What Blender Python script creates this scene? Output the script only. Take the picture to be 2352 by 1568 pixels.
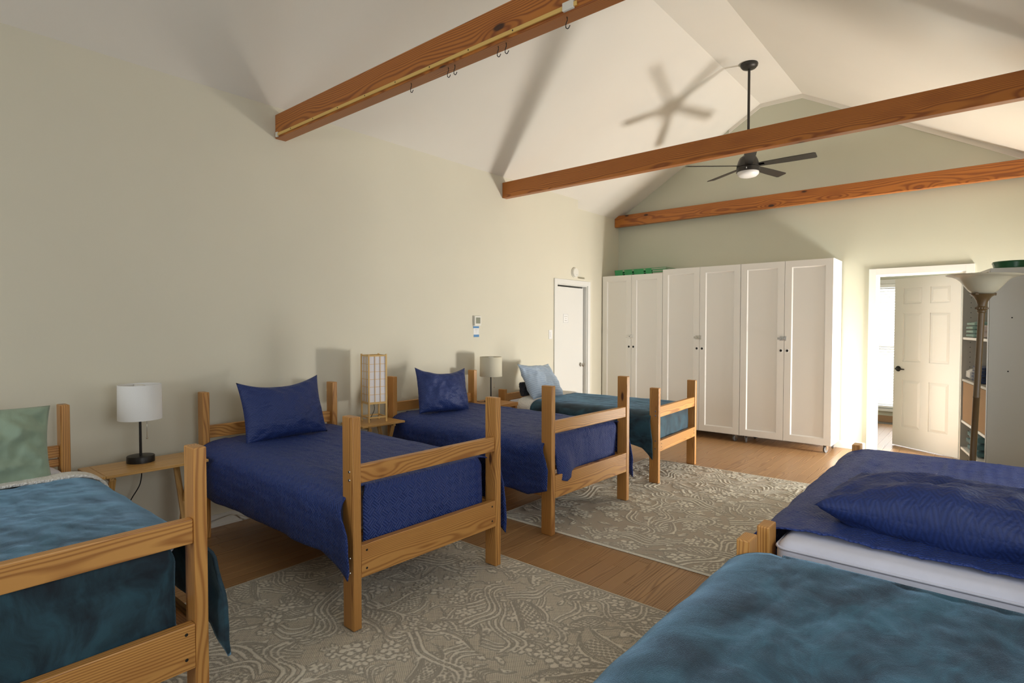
import bpy, bmesh, math, random
import numpy as np
from mathutils import Vector, Matrix, noise
random.seed(7)
for o in list(bpy.data.objects): bpy.data.objects.remove(o)
SC = bpy.context.scene
COL = SC.collection
R = math.radians
PI = math.pi

# ------------------------------------------------------------------ camera, world, lights, exposure
CAMLOC = Vector((0, 0, 1.45))
F_PX, YAW, PIT, ROL = 1300.83, R(40.223), R(1.5146), R(0.0425)
fw = Vector((-math.sin(YAW)*math.cos(PIT), math.cos(YAW)*math.cos(PIT), -math.sin(PIT)))
rt = Vector((math.cos(YAW), math.sin(YAW), 0)); up = rt.cross(fw)
rt2 = rt*math.cos(ROL)+up*math.sin(ROL); up2 = -rt*math.sin(ROL)+up*math.cos(ROL)
cam = bpy.data.cameras.new('camera'); co = bpy.data.objects.new('camera', cam); COL.objects.link(co)
cam.sensor_width = 36; cam.lens = F_PX*36/2352; cam.clip_start = .02
m = Matrix((rt2, up2, -fw)).transposed().to_4x4(); m.translation = CAMLOC; co.matrix_world = m
SC.camera = co
SC.view_settings.view_transform = 'Standard'; SC.view_settings.look = 'None'
SC.view_settings.gamma = 1; SC.view_settings.use_curve_mapping = False
SC.view_settings.exposure = 0.0

w = bpy.data.worlds.new('world'); SC.world = w; w.use_nodes = True
bg = w.node_tree.nodes['Background']; bg.inputs[0].default_value = (.86, .94, 1, 1); bg.inputs[1].default_value = .8

def area(name, loc, direction, sx, sy, power, color, shape='RECTANGLE', spread=PI):
    L = bpy.data.lights.new(name, 'AREA'); L.shape = shape; L.size = sx
    if shape in ('RECTANGLE', 'ELLIPSE'): L.size_y = sy
    L.energy = power; L.color = color; L.spread = spread
    o = bpy.data.objects.new(name, L); COL.objects.link(o); o.location = loc
    o.rotation_euler = Vector(direction).to_track_quat('-Z', 'Y').to_euler()
    return o
# sunlit ground outside the glazed door at the far end of the right wall
area('door_daylight', (.80, 7.22, .38), (-1, -.10, .05), .58, .6, 203, (1, .96, .90))
# daylight of the windows in the right wall and in the wall behind the camera
area('window_daylight_a', (.60, 1.0, 1.55), (-1, 0, 0), 1.4, 1.3, 28, (.93, .97, 1))
area('window_daylight_b', (.60, 3.8, 1.55), (-1, 0, 0), 1.4, 1.3, 13, (.93, .97, 1))
area('window_daylight_c', (-2.1, -2.55, 1.5), (0, 1, -.05), 1.8, 1.2, 42, (.92, .96, 1))
# daylight behind the blinds of the room beyond the door
area('window_daylight_d', (-.9, 10.52, 1.2), (0, -1, 0), 1.1, 1.9, 26, (1, .99, .95))
area('far_room_fill', (1.1, 9.2, 1.4), (-1, 0, 0), 1.2, 1.2, 32, (1, .97, .92))  # fill lamp added on the unseen east side to brighten the far room

# ------------------------------------------------------------------ node helper
class G:
    def __init__(s, name):
        s.m = bpy.data.materials.new(name); s.m.use_nodes = True; s.t = s.m.node_tree
        s.b = s.t.nodes['Principled BSDF']
    def n(s, typ, props=None, **inp):
        nd = s.t.nodes.new('ShaderNode'+typ)
        for k, v in (props or {}).items(): setattr(nd, k, v)
        for k, v in inp.items():
            key = int(k[1:]) if k[0] == 'i' and k[1:].isdigit() else k.replace('_', ' ')
            s.set(nd.inputs[key], v)
        return nd
    def set(s, sock, v):
        if isinstance(v, bpy.types.NodeSocket): s.t.links.new(v, sock)
        elif isinstance(v, bpy.types.Node): s.t.links.new(v.outputs[0], sock)
        else:
            if isinstance(v, tuple) and len(v) == 3 and sock.type == 'RGBA': v = (*v, 1)
            sock.default_value = v
    def math(s, op, a, b=0.0, c=None):
        kw = dict(i0=a, i1=b)
        if c is not None: kw['i2'] = c
        return s.n('Math', {'operation': op}, **kw)
    def vmul(s, v, sc): return s.n('VectorMath', {'operation': 'MULTIPLY'}, i0=v, i1=sc)
    def vadd(s, v, sc): return s.n('VectorMath', {'operation': 'ADD'}, i0=v, i1=sc)
    def mix(s, f, a, b, bt='MIX'):
        nd = s.n('Mix', {'data_type': 'RGBA', 'blend_type': bt}); s.set(nd.inputs[0], f); s.set(nd.inputs[6], a); s.set(nd.inputs[7], b)
        return nd.outputs[2]
    def ramp(s, f, stops):
        nd = s.n('ValToRGB', i0=f); e = nd.color_ramp.elements
        while len(e) < len(stops): e.new(.5)
        for k, (p, c) in enumerate(stops):
            e[k].position = p; e[k].color = (*c, 1) if isinstance(c, tuple) else (c, c, c, 1)
        return nd.outputs[0]
    def bump(s, h, strength=.5, dist=.01, nrm=None):
        nd = s.n('Bump', Height=h, Strength=strength, Distance=dist)
        if nrm is not None: s.set(nd.inputs['Normal'], nrm)
        return nd
    def out(s, **kw):
        for k, v in kw.items(): s.set(s.b.inputs[k.replace('_', ' ')], v)
        return s.m
    def attr(s, name): return s.n('Attribute', {'attribute_name': name})
    def obj(s): return s.n('TexCoord').outputs['Object']

def plain(name, col, rough=.6, **kw):
    g = G(name); return g.out(Base_Color=col, Roughness=rough, **kw)

def paint(name, col, bump=.12, rough=.75, var=.04):
    g = G(name); c = g.obj()
    n1 = g.n('TexNoise', Vector=c, Scale=180.0, Detail=3.0)
    n2 = g.n('TexNoise', Vector=c, Scale=1.3, Detail=3.0)
    colr = g.mix(n2.outputs[0], tuple(x*(1-var) for x in col), tuple(min(1, x*(1+var)) for x in col))
    return g.out(Base_Color=colr, Roughness=rough, Normal=g.bump(n1.outputs[0], bump, .002))

def wood(name, light, dark, knot, ring=38., rough=.42, amp=.035, knots=.62, kscale=(2.6, 8, 8), fine=.35):
    g = G(name); a = g.attr('gc').outputs['Vector']
    rnd = g.n('ObjectInfo').outputs['Random']
    kv = g.vmul(a, kscale)
    vo = g.n('TexVoronoi', Vector=kv, Scale=1.0, Randomness=.9)
    kd = vo.outputs['Distance']
    sel = g.math('GREATER_THAN', g.n('SeparateColor', i0=vo.outputs['Color']).outputs[0], knots)
    kinf = g.math('MULTIPLY', sel, g.n('MapRange', {'interpolation_type': 'SMOOTHSTEP'}, Value=kd, From_Min=.5, From_Max=.05, To_Min=0., To_Max=1.))
    low = g.n('TexNoise', Vector=g.vmul(a, (1.1, 5, 5)), Scale=1.0, Detail=2.0)
    off = g.n('VectorMath', {'operation': 'SCALE'}, i0=g.vadd(low.outputs['Color'], (-.5, -.5, -.5)), Scale=amp*2)
    p = g.vadd(a, off)
    push = g.n('CombineXYZ', Y=g.math('MULTIPLY', kinf, .02), Z=g.math('MULTIPLY', kinf, .015))
    p = g.vadd(p, push)
    wv = g.n('TexWave', {'wave_type': 'RINGS', 'rings_direction': 'X', 'wave_profile': 'SIN'}, Vector=g.vmul(p, (.02, 1, 1)), Scale=ring, Distortion=1.2, Detail=2.0, Detail_Scale=.6)
    fn = g.n('TexNoise', Vector=g.vmul(a, (6, 260, 260)), Scale=1.0, Detail=3.0)
    f = g.math('POWER', wv.outputs['Fac'], 1.7)
    f = g.math('ADD', g.math('MULTIPLY', f, .8), g.math('MULTIPLY', g.math('SUBTRACT', fn.outputs[0], .5), fine))
    tone = g.n('TexNoise', Vector=g.vmul(a, (1.5, 3, 3)), Scale=1.0)
    c = g.mix(g.ramp(f, [(0.1, 0.), (.9, 1.)]), light, dark)
    c = g.mix(g.math('MULTIPLY', tone.outputs[0], .35), c, tuple(x*.72 for x in light))
    c = g.mix(g.math('MULTIPLY', rnd, .22), c, tuple(x*.8 for x in dark))
    c = g.mix(g.math('MULTIPLY', kinf, .35), c, dark)
    core = g.math('MULTIPLY', sel, g.n('MapRange', {'interpolation_type': 'SMOOTHSTEP'}, Value=kd, From_Min=.13, From_Max=.07, To_Min=0., To_Max=.93))
    c = g.mix(core, c, knot)
    return g.out(Base_Color=c, Roughness=rough, Normal=g.bump(f, .15, .0015), Coat_Weight=.05, Coat_Roughness=.3)

M = {}
M['wall'] = paint('wall_paint', (.70, .665, .54))
M['wallb'] = paint('sage_wall_paint', (.60, .605, .49))
M['ceil'] = paint('ceiling_paint', (.80, .765, .69), .2)
M['white'] = paint('white_trim_paint', (.77, .765, .72), .03, .35, .01)
M['cab'] = paint('white_cabinet_finish', (.92, .905, .86), .02, .38, .01)
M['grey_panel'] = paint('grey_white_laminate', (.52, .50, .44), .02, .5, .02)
M['pine'] = wood('pine_bed_wood', (.68, .345, .095), (.33, .12, .024), (.06, .018, .008), knots=.33, kscale=(2.4, 7, 7))
M['beam'] = wood('stained_beam_wood', (.56, .195, .030), (.22, .052, .008), (.03, .009, .005), ring=34, knots=.22, kscale=(2.5, 6, 6))
M['bamboo'] = wood('light_tray_wood', (.72, .42, .14), (.52, .27, .075), (.4, .2, .06), ring=30, knots=1.2, rough=.3)
M['stool'] = wood('honey_stand_wood', (.62, .31, .09), (.38, .15, .035), (.15, .05, .02), ring=34, knots=.9)
M['lampwood'] = wood('pale_lamp_wood', (.80, .53, .20), (.68, .40, .13), (.5, .3, .1), ring=20, knots=1.2, rough=.4)
M['oak'] = wood('oak_floor_wood', (.52, .30, .135), (.27, .13, .048), (.1, .04, .02), ring=34, knots=.97, amp=.035, rough=.33, kscale=(1.3, 5, 5), fine=.5)
M['dark'] = plain('dark_metal', (.022, .02, .018), .4, Metallic=.4)
M['fan'] = plain('fan_bronze_black', (.035, .032, .028), .42, Metallic=.2)
M['chrome'] = plain('satin_chrome', (.6, .58, .54), .25, Metallic=1.)
M['hole'] = plain('black_hole', (.01, .009, .007), .8)
M['black_cord'] = plain('black_cord', (.012, .012, .012), .5)
M['rubber'] = plain('grey_rubber', (.12, .12, .12), .6)
M['paper'] = plain('white_paper', (.82, .82, .80), .8)
M['shoji'] = plain('rice_paper', (.82, .79, .80), .85)
M['tape'] = plain('blue_tape', (.10, .27, .52), .7)
M['ink'] = plain('grey_ink', (.56, .56, .54), .8)
M['lcd'] = plain('grey_lcd', (.24, .25, .18), .3)
M['plastic'] = plain('ivory_plastic', (.78, .76, .68), .45)
M['yellow'] = plain('yellow_strip', (.76, .50, .15), .45)
M['green'] = plain('green_plastic', (.03, .30, .10), .45)
M['dgreen'] = plain('dark_green_plastic', (.012, .085, .03), .3)
M['clear'] = plain('grey_clear_plastic', (.36, .38, .30), .3)
M['card'] = paint('cardboard', (.50, .31, .16), .1, .85, .06)
M['bronze'] = paint('aged_bronze', (.10, .058, .020), .2, .38, .25)
M['glass'] = plain('frosted_glass_bowl', (.43, .38, .27), .35)
g = G('window_glass'); M['pane'] = g.out(Base_Color=(1, 1, 1), Roughness=.0, Transmission_Weight=1., IOR=1.1)
M['blind'] = plain('white_blind', (.88, .88, .85), .5)
M['shell'] = paint('outer_wall', (.6, .6, .55))

def linen(name, col):
    g = G(name); c = g.obj()
    w1 = g.n('TexNoise', Vector=g.vmul(c, (300, 300, 1600)), Scale=1.0)
    w2 = g.n('TexNoise', Vector=g.vmul(c, (1600, 1600, 200)), Scale=1.0)
    s = g.math('ADD', w1.outputs[0], w2.outputs[0])
    cc = g.mix(g.math('MULTIPLY', s, .5), tuple(x*.85 for x in col), tuple(min(1, x*1.12) for x in col))
    return g.out(Base_Color=cc, Roughness=.9, Normal=g.bump(s, .25, .001), Sheen_Weight=.2)
M['shade'] = linen('white_linen_shade', (.93, .92, .88))
M['shade2'] = linen('cream_linen_shade', (.70, .65, .50))

def quilt(name, col, bk=.4, bs=.8):
    g = G(name); a = g.attr('cc').outputs['Vector']
    warp = g.n('TexNoise', Vector=a, Scale=5.0, Detail=3.0)
    p = g.vadd(a, g.n('VectorMath', {'operation': 'SCALE'}, i0=warp.outputs['Color'], Scale=.03))
    mp = g.n('Mapping', Vector=p); mp.inputs['Rotation'].default_value = (0, 0, R(45))
    ck = g.n('TexChecker', Vector=mp, Scale=26.0)
    b1 = g.n('TexWave', {'bands_direction': 'X'}, Vector=mp, Scale=26.0)
    b2 = g.n('TexWave', {'bands_direction': 'Y'}, Vector=mp, Scale=26.0)
    h = g.n('Mix', {'data_type': 'FLOAT'}); g.set(h.inputs[0], ck.outputs['Fac']); g.set(h.inputs[2], b1.outputs['Fac']); g.set(h.inputs[3], b2.outputs['Fac'])
    wr = g.n('TexNoise', Vector=g.vmul(a, (1, 2.2, 1)), Scale=16.0, Detail=4.0)
    hh = g.math('ADD', g.math('MULTIPLY', h.outputs[0], bk), g.math('MULTIPLY', wr.outputs[0], 1.6))
    cc = g.mix(h.outputs[0], tuple(x*.82 for x in col), tuple(x*1.12 for x in col))
    return g.out(Base_Color=cc, Roughness=.58, Normal=g.bump(hh, bs, .010), Sheen_Weight=.06, Sheen_Roughness=.4, Sheen_Tint=(.5, .6, 1))
M['quilt'] = quilt('navy_quilted_cotton', (.014, .041, .205))
M['quiltp'] = quilt('navy_quilted_sham', (.014, .034, .155), .09, .7)

def plush(name, dk, lt):
    g = G(name); a = g.attr('cc').outputs['Vector']
    n0 = g.n('TexNoise', Vector=a, Scale=3.0, Detail=2.0)
    p = g.vadd(a, g.n('VectorMath', {'operation': 'SCALE'}, i0=n0.outputs['Color'], Scale=.35))
    n1 = g.n('TexNoise', Vector=g.vmul(p, (1, 2.4, 1)), Scale=3.4, Detail=6.0, Roughness=.6)
    n2 = g.n('TexNoise', Vector=g.vmul(p, (1.6, 1, 1)), Scale=9.0, Detail=5.0)
    f = g.math('ADD', g.math('MULTIPLY', n1.outputs[0], .75), g.math('MULTIPLY', n2.outputs[0], .25))
    cc = g.ramp(f, [(.40, dk), (.50, tuple(x*.6+y*.4 for x, y in zip(dk, lt))), (.60, lt)])
    fz = g.n('TexNoise', Vector=a, Scale=420.0, Detail=2.0)
    return g.out(Base_Color=cc, Roughness=.75, Normal=g.bump(g.math('ADD', fz.outputs[0], g.math('MULTIPLY', f, 5.)), .35, .004), Sheen_Weight=.9, Sheen_Roughness=.28, Sheen_Tint=(.42, .72, 1))
M['teal'] = plush('teal_plush', (.0018, .011, .022), (.020, .076, .112))

def cloth(name, col, scale=260., amt=.3):
    g = G(name); c = g.obj()
    n1 = g.n('TexNoise', Vector=c, Scale=scale, Detail=2.0)
    n2 = g.n('TexNoise', Vector=c, Scale=14.0, Detail=5.0)
    h = g.math('ADD', g.math('MULTIPLY', n1.outputs[0], .3), n2.outputs[0])
    return g.out(Base_Color=g.mix(n2.outputs[0], tuple(x*.9 for x in col), tuple(min(1, x*1.08) for x in col)), Roughness=.85, Normal=g.bump(h, amt, .006), Sheen_Weight=.15)
M['sheet'] = cloth('white_sheet', (.70, .71, .82), 200, .25)
M['sherpa'] = None
g = G('sherpa_fleece'); c = g.obj()
v1 = g.n('TexVoronoi', Vector=c, Scale=110.0)
M['sherpa'] = g.out(Base_Color=(.80, .77, .71), Roughness=.95, Normal=g.bump(v1.outputs['Distance'], 1.0, .006), Sheen_Weight=.4)
M['sage'] = cloth('sage_pillowcase', (.30, .40, .30))
g = G('blue_stripe_pillowcase'); a = g.attr('cc').outputs['Vector']
wv = g.n('TexWave', {'bands_direction': 'Y'}, Vector=a, Scale=14.0, Distortion=.6)
n2 = g.n('TexNoise', Vector=a, Scale=12.0, Detail=4.0)
M['stripe'] = g.out(Base_Color=g.mix(wv.outputs['Fac'], (.36, .47, .62), (.48, .58, .71)), Roughness=.6, Normal=g.bump(n2.outputs[0], .4, .01), Sheen_Weight=.1)
M['towel_g'] = cloth('mint_towel', (.30, .46, .40), 120, .8)
M['towel_p'] = cloth('pale_pink_cloth', (.66, .58, .54), 120, .6)
M['towel_n'] = cloth('navy_folded_cloth', (.03, .05, .12), 120, .6)
M['towel_t'] = cloth('teal_folded_blanket', (.09, .19, .21), 90, .8)
M['dressed'] = cloth('dark_cloth', (.02, .022, .03), 90, .8)

def rugmat(name, hi, lo, pitch, vl=.72, ed=.62):
    g = G(name); c = g.obj(); pa = g.attr('pile').outputs['Fac']
    s = g.n('SeparateXYZ', Vector=g.vadd(c, g.n('VectorMath', {'operation': 'SCALE'}, i0=g.n('TexNoise', Vector=c, Scale=60.0).outputs['Color'], Scale=.004)))
    k = 2*PI/pitch
    wx = g.math('SINE', g.math('MULTIPLY', s.outputs[0], k)); wy = g.math('SINE', g.math('MULTIPLY', s.outputs[1], k))
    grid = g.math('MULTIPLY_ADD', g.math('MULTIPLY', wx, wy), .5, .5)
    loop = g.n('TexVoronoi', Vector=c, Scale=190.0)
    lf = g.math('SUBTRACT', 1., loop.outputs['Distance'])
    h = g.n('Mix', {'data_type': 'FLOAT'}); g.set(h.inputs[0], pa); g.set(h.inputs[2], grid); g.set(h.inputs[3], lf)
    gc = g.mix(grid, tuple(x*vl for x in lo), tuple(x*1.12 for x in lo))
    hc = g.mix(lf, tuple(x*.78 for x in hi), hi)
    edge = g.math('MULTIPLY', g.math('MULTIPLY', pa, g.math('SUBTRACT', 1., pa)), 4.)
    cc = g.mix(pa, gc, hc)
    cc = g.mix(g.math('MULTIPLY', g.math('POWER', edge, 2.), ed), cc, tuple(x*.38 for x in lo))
    return g.out(Base_Color=cc, Roughness=.95, Normal=g.bump(h.outputs[0], .6, .003), Sheen_Weight=.1)
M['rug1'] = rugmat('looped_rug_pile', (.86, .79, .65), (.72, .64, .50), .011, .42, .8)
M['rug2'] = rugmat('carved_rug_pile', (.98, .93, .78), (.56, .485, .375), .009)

# ------------------------------------------------------------------ object helpers
def tag(o, label=None, cat=None, group=None, kind=None):
    if label: o['label'] = label
    if cat: o['category'] = cat
    if group: o['group'] = group
    if kind: o['kind'] = kind
    return o
def empty(name, loc=(0, 0, 0), rz=0, label=None, cat=None, group=None):
    o = bpy.data.objects.new(name, None); COL.objects.link(o); o.location = loc; o.rotation_euler = (0, 0, rz)
    o.empty_display_size = .05
    return tag(o, label, cat, group)
def link(name, me, mat, parent=None, loc=None, rot=None):
    o = bpy.data.objects.new(name, me); COL.objects.link(o)
    if mat is not None and not me.materials: me.materials.append(mat)
    if parent is not None: o.parent = parent
    if loc is not None: o.location = loc
    if rot is not None: o.rotation_euler = rot
    return o
def setgc(me, axis, org=None):
    """grain coordinates: first component runs along the board"""
    n = len(me.vertices); a = np.empty(n*3); me.vertices.foreach_get('co', a); a = a.reshape(-1, 3)
    c = (a.max(0)+a.min(0))/2; a = a-c
    order = {'x': (0, 1, 2), 'y': (1, 0, 2), 'z': (2, 0, 1)}[axis]
    g = a[:, order] + np.array([random.uniform(0, 30), random.uniform(.03, .09)*random.choice((-1, 1)), random.uniform(.02, .08)])
    at = me.attributes.new('gc', 'FLOAT_VECTOR', 'POINT'); at.data.foreach_set('vector', g.astype(np.float32).ravel())
def bm_box(bm, x0, x1, y0, y1, z0, z1):
    vs = [bm.verts.new(p) for p in ((x0, y0, z0), (x1, y0, z0), (x1, y1, z0), (x0, y1, z0), (x0, y0, z1), (x1, y0, z1), (x1, y1, z1), (x0, y1, z1))]
    for f in ((0, 3, 2, 1), (4, 5, 6, 7), (0, 1, 5, 4), (1, 2, 6, 5), (2, 3, 7, 6), (3, 0, 4, 7)): bm.faces.new([vs[i] for i in f])
def bm_mesh(name, bm, bevel=0, seg=2, smooth=False):
    if bevel: bmesh.ops.bevel(bm, geom=list(bm.edges), offset=bevel, segments=seg, affect='EDGES', profile=.5)
    bmesh.ops.recalc_face_normals(bm, faces=bm.faces)
    me = bpy.data.meshes.new(name); bm.to_mesh(me); bm.free()
    if smooth:
        me.shade_smooth()
    return me
def box(name, x0, x1, y0, y1, z0, z1, mat, parent=None, bevel=.002, seg=2, axis=None, kind=None, smooth=False):
    bm = bmesh.new(); bm_box(bm, min(x0, x1), max(x0, x1), min(y0, y1), max(y0, y1), min(z0, z1), max(z0, z1))
    me = bm_mesh(name, bm, bevel, seg, smooth)
    if axis: setgc(me, axis)
    o = link(name, me, mat, parent)
    if kind: o['kind'] = kind
    return o
def boxes(name, lst, mat, parent=None, bevel=0, kind=None, axis=None):
    bm = bmesh.new()
    for b in lst: bm_box(bm, *b)
    me = bm_mesh(name, bm, bevel)
    if axis: setgc(me, axis)
    o = link(name, me, mat, parent)
    if kind: o['kind'] = kind
    return o
def lathe(name, prof, mat, parent=None, seg=40, loc=None, rot=None, cap=True, smooth=True):
    bm = bmesh.new(); rings = []
    for r, z in prof:
        if r < 1e-5: rings.append([bm.verts.new((0, 0, z))])
        else: rings.append([bm.verts.new((r*math.cos(2*PI*k/seg), r*math.sin(2*PI*k/seg), z)) for k in range(seg)])
    for a, b in zip(rings, rings[1:]):
        if len(a) == 1 and len(b) == 1: continue
        for k in range(seg):
            k2 = (k+1) % seg
            if len(a) == 1: bm.faces.new((a[0], b[k], b[k2]))
            elif len(b) == 1: bm.faces.new((a[k], b[0], a[k2]))
            else: bm.faces.new((a[k], b[k], b[k2], a[k2]))
    if cap:
        if len(rings[0]) > 1: bm.faces.new(rings[0])
        if len(rings[-1]) > 1: bm.faces.new(rings[-1])
    me = bm_mesh(name, bm)
    if smooth:
        me.shade_smooth()
        me.set_sharp_from_angle(angle=R(35))
    return link(name, me, mat, parent, loc, rot)
def tube(name, pts, r, mat, parent=None, seg=8, closed=False):
    pts = [Vector(p) for p in pts]; bm = bmesh.new(); rings = []
    for i, p in enumerate(pts):
        d = (pts[min(i+1, len(pts)-1)]-pts[max(i-1, 0)]).normalized()
        u = d.cross(Vector((0, 0, 1)))
        if u.length < 1e-3: u = d.cross(Vector((0, 1, 0)))
        u.normalize(); v = d.cross(u)
        rr = r[i] if isinstance(r, (list, tuple)) else r
        rings.append([bm.verts.new(p+u*rr*math.cos(2*PI*k/seg)+v*rr*math.sin(2*PI*k/seg)) for k in range(seg)])
    for a, b in zip(rings, rings[1:]):
        for k in range(seg): bm.faces.new((a[k], a[(k+1) % seg], b[(k+1) % seg], b[k]))
    bm.faces.new(rings[0]); bm.faces.new(rings[-1])
    return link(name, bm_mesh(name, bm, smooth=True), mat, parent)
def spline(ps, n=10):
    ps = [Vector(p) for p in ps]; q = [ps[0]]+ps+[ps[-1]]; out = []
    for i in range(1, len(q)-2):
        for k in range(n):
            t = k/n; a, b, c, d = q[i-1:i+3]
            out.append(.5*((2*b)+(c-a)*t+(2*a-5*b+4*c-d)*t*t+(3*b-a-3*c+d)*t**3))
    return out+[ps[-1]]
def beam_between(name, p0, p1, wx, wy, mat, parent, axis='z', bevel=.002):
    """board from p0 to p1, wx = width across (local x), wy = local y"""
    p0, p1 = Vector(p0), Vector(p1); L = (p1-p0).length
    bm = bmesh.new(); bm_box(bm, -wx/2, wx/2, -wy/2, wy/2, 0, L)
    me = bm_mesh(name, bm, bevel); setgc(me, 'z')
    o = link(name, me, mat, parent, p0); o.rotation_euler = (p1-p0).to_track_quat('Z', 'Y').to_euler()
    return o
def copy_tree(o, parent=None):
    c = o.copy(); COL.objects.link(c)
    if parent is not None: c.parent = parent
    for ch in [x for x in o.children]: copy_tree(ch, c)
    return c
nz = noise.noise

# ------------------------------------------------------------------ the room
XW, XR, YB, YN = -4.27, .55, 7.72, -2.6
XF = -4.39; YJ = 6.42
ZC = 3.15; RX0, RX1, RZ = -2.325, -1.83, 4.325
SL = (RZ-ZC)/(RX0-XW); SR = .553
zR = RZ-SR*(XR-RX1)
T = .12
DY0, DY1, DZ = 5.935, 6.655, 2.005          # left door opening
# left wall with its door opening and the step back beside the far corner
boxes('wall_left', [(XW-T, XW, YN-T, DY0, 0, ZC+.05), (XW-T, XW, DY0, YJ, DZ, ZC+.05), (XF-T, XF, YJ, YB+T, 2.1, ZC+.05),
                    (XW-T, XW, YJ, DY1, DZ, 2.1), (XW-T, XW, DY1, 6.78, 0, 2.1), (XF-T, XF, 6.78, YB+T, 0, 2.1), (XF-.0, XW-T, 6.76, 6.78, 0, 2.1)],
      M['wall'], kind='structure')
wa, wb, wz0, wz1 = .25, 1.75, .9, 2.2
boxes('wall_right', [(XR, XR+T, YN-T, .3, 0, zR+.1), (XR, XR+T, 1.7, 3.1, 0, zR+.1), (XR, XR+T, 4.5, 6.42, 0, zR+.1), (XR, XR+T, 7.62, YB+T, 0, zR+.1), (XR, XR+T, 6.42, 7.62, 2.03, zR+.1),
                     (XR, XR+T, .3, 1.7, 0, .9), (XR, XR+T, .3, 1.7, 2.2, zR+.1), (XR, XR+T, 3.1, 4.5, 0, .9), (XR, XR+T, 3.1, 4.5, 2.2, zR+.1)], M['wall'], kind='structure')
# gabled walls
def gable(name, y0, y1, hole, mat):
    bm = bmesh.new()
    xs = sorted({XF-T, XW, RX0, RX1, XR+T, hole[0], hole[1]})
    def zt(x):
        if x < RX0: return RZ+SL*(x-RX0)
        if x > RX1: return RZ-SR*(x-RX1)
        return RZ
    for a, b in zip(xs, xs[1:]):
        segs = [(0, None)]
        if hole[0] <= a and b <= hole[1]:
            segs = [(hole[3], None)]+([(0, hole[2])] if hole[2] > 0 else [])
        for z0, z1 in segs:
            ta, tb = (zt(a)+.04, zt(b)+.04) if z1 is None else (z1, z1)
            v = [bm.verts.new(p) for p in ((a, y0, z0), (b, y0, z0), (b, y1, z0), (a, y1, z0), (a, y0, ta), (b, y0, tb), (b, y1, tb), (a, y1, ta))]
            for f in ((0, 3, 2, 1), (4, 5, 6, 7), (0, 1, 5, 4), (1, 2, 6, 5), (2, 3, 7, 6), (3, 0, 4, 7)): bm.faces.new([v[i] for i in f])
    o = link(name, bm_mesh(name, bm), mat); o['kind'] = 'structure'; return o
RD0, RD1, RDZ = -1.02, -.215, 2.045
gable('wall_back', YB, YB+T, (RD0, RD1, 0, RDZ), M['wallb'])
gable('wall_front', YN-T, YN, (-3.0, -1.2, .95, 2.25), M['wall'])
# ceiling: two slopes and the flat strip at the ridge
def slab(name, pts, th, mat):
    bm = bmesh.new(); n = len(pts)
    a = [bm.verts.new(p) for p in pts]; b = [bm.verts.new((p[0], p[1], p[2]+th)) for p in pts]
    bm.faces.new(a); bm.faces.new(b[::-1])
    for i in range(n): bm.faces.new((a[i], a[(i+1) % n], b[(i+1) % n], b[i]))
    o = link(name, bm_mesh(name, bm), mat); o['kind'] = 'structure'; return o
ya, yb = YN-T, YB+T
xl = XF-T; zl = RZ+SL*(xl-RX0)
slab('ceiling', [(xl, ya, zl), (RX0, ya, RZ), (RX0, yb, RZ), (xl, yb, zl)], .1, M['ceil'])
slab('ceiling', [(RX0, ya, RZ), (RX1, ya, RZ), (RX1, yb, RZ), (RX0, yb, RZ)], .1, M['ceil'])
xr2 = XR+T; zr2 = RZ-SR*(xr2-RX1)
slab('ceiling', [(RX1, ya, RZ), (xr2, ya, zr2), (xr2, yb, zr2), (RX1, yb, RZ)], .1, M['ceil'])
# rake trim on the gable
def rake(name, x0, z0, x1, z1, h=.05):
    bm = bmesh.new()
    v = [bm.verts.new(p) for p in ((x0, YB-.012, z0-h), (x1, YB-.012, z1-h), (x1, YB-.012, z1), (x0, YB-.012, z0), (x0, YB-.001, z0-h), (x1, YB-.001, z1-h), (x1, YB-.001, z1), (x0, YB-.001, z0))]
    for f in ((0, 1, 2, 3), (7, 6, 5, 4), (0, 4, 5, 1), (1, 5, 6, 2), (2, 6, 7, 3), (3, 7, 4, 0)): bm.faces.new([v[i] for i in f])
    o = link(name, bm_mesh(name, bm), M['ceil']); o['kind'] = 'structure'
rake('trim_1', RX0-.4, RZ-.4*SL, RX0, RZ); rake('trim_2', RX0, RZ, RX1, RZ); rake('trim_3', RX1, RZ, XR-.002, RZ-SR*(XR-.002-RX1), .055)

# floor: base slab and oak planks that run towards the back wall
fl = box('floor', XF-T, XR+T, YN-T, YB+T, -.12, -.012, plain('subfloor', (.10, .06, .03), .9), bevel=0, kind='structure')
PW = .083; x = XF; stuff_bm = []; cand = []
def visible(x0, x1, y0, y1):
    q = Vector(((x0+x1)/2, (y0+y1)/2, 0))-CAMLOC; d = q.dot(fw)
    if d < .5: return 0
    u = 1176+F_PX*q.dot(rt2)/d; v = 784-F_PX*q.dot(up2)/d
    if not (-150 < u < 2450 and v < 1700): return 0
    cx, cy = q.x, q.y
    if -3.1 < cx < -.1 and .25 < cy < 2.55: return 0     # under the near rug
    if -2.75 < cx < .1 and 3.3 < cy < 5.6: return 0      # under the far rug
    if cx > -.62 and cy < 4.1: return 0                   # under the right beds
    return (x1-x0)*(y1-y0)/(d*d)
while x < XR:
    y = YN+random.uniform(-1.0, 0)
    while y < YB:
        L = random.uniform(.45, 1.25); y0, y1 = max(y, YN), min(y+L, YB)
        if y1-y0 > .05:
            cand.append((visible(x, x+PW, y0, y1), x+.0007, min(x+PW, XR)-.0007, y0+.0007, y1-.0007))
        y += L
    x += PW
cand.sort(reverse=True)
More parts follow.
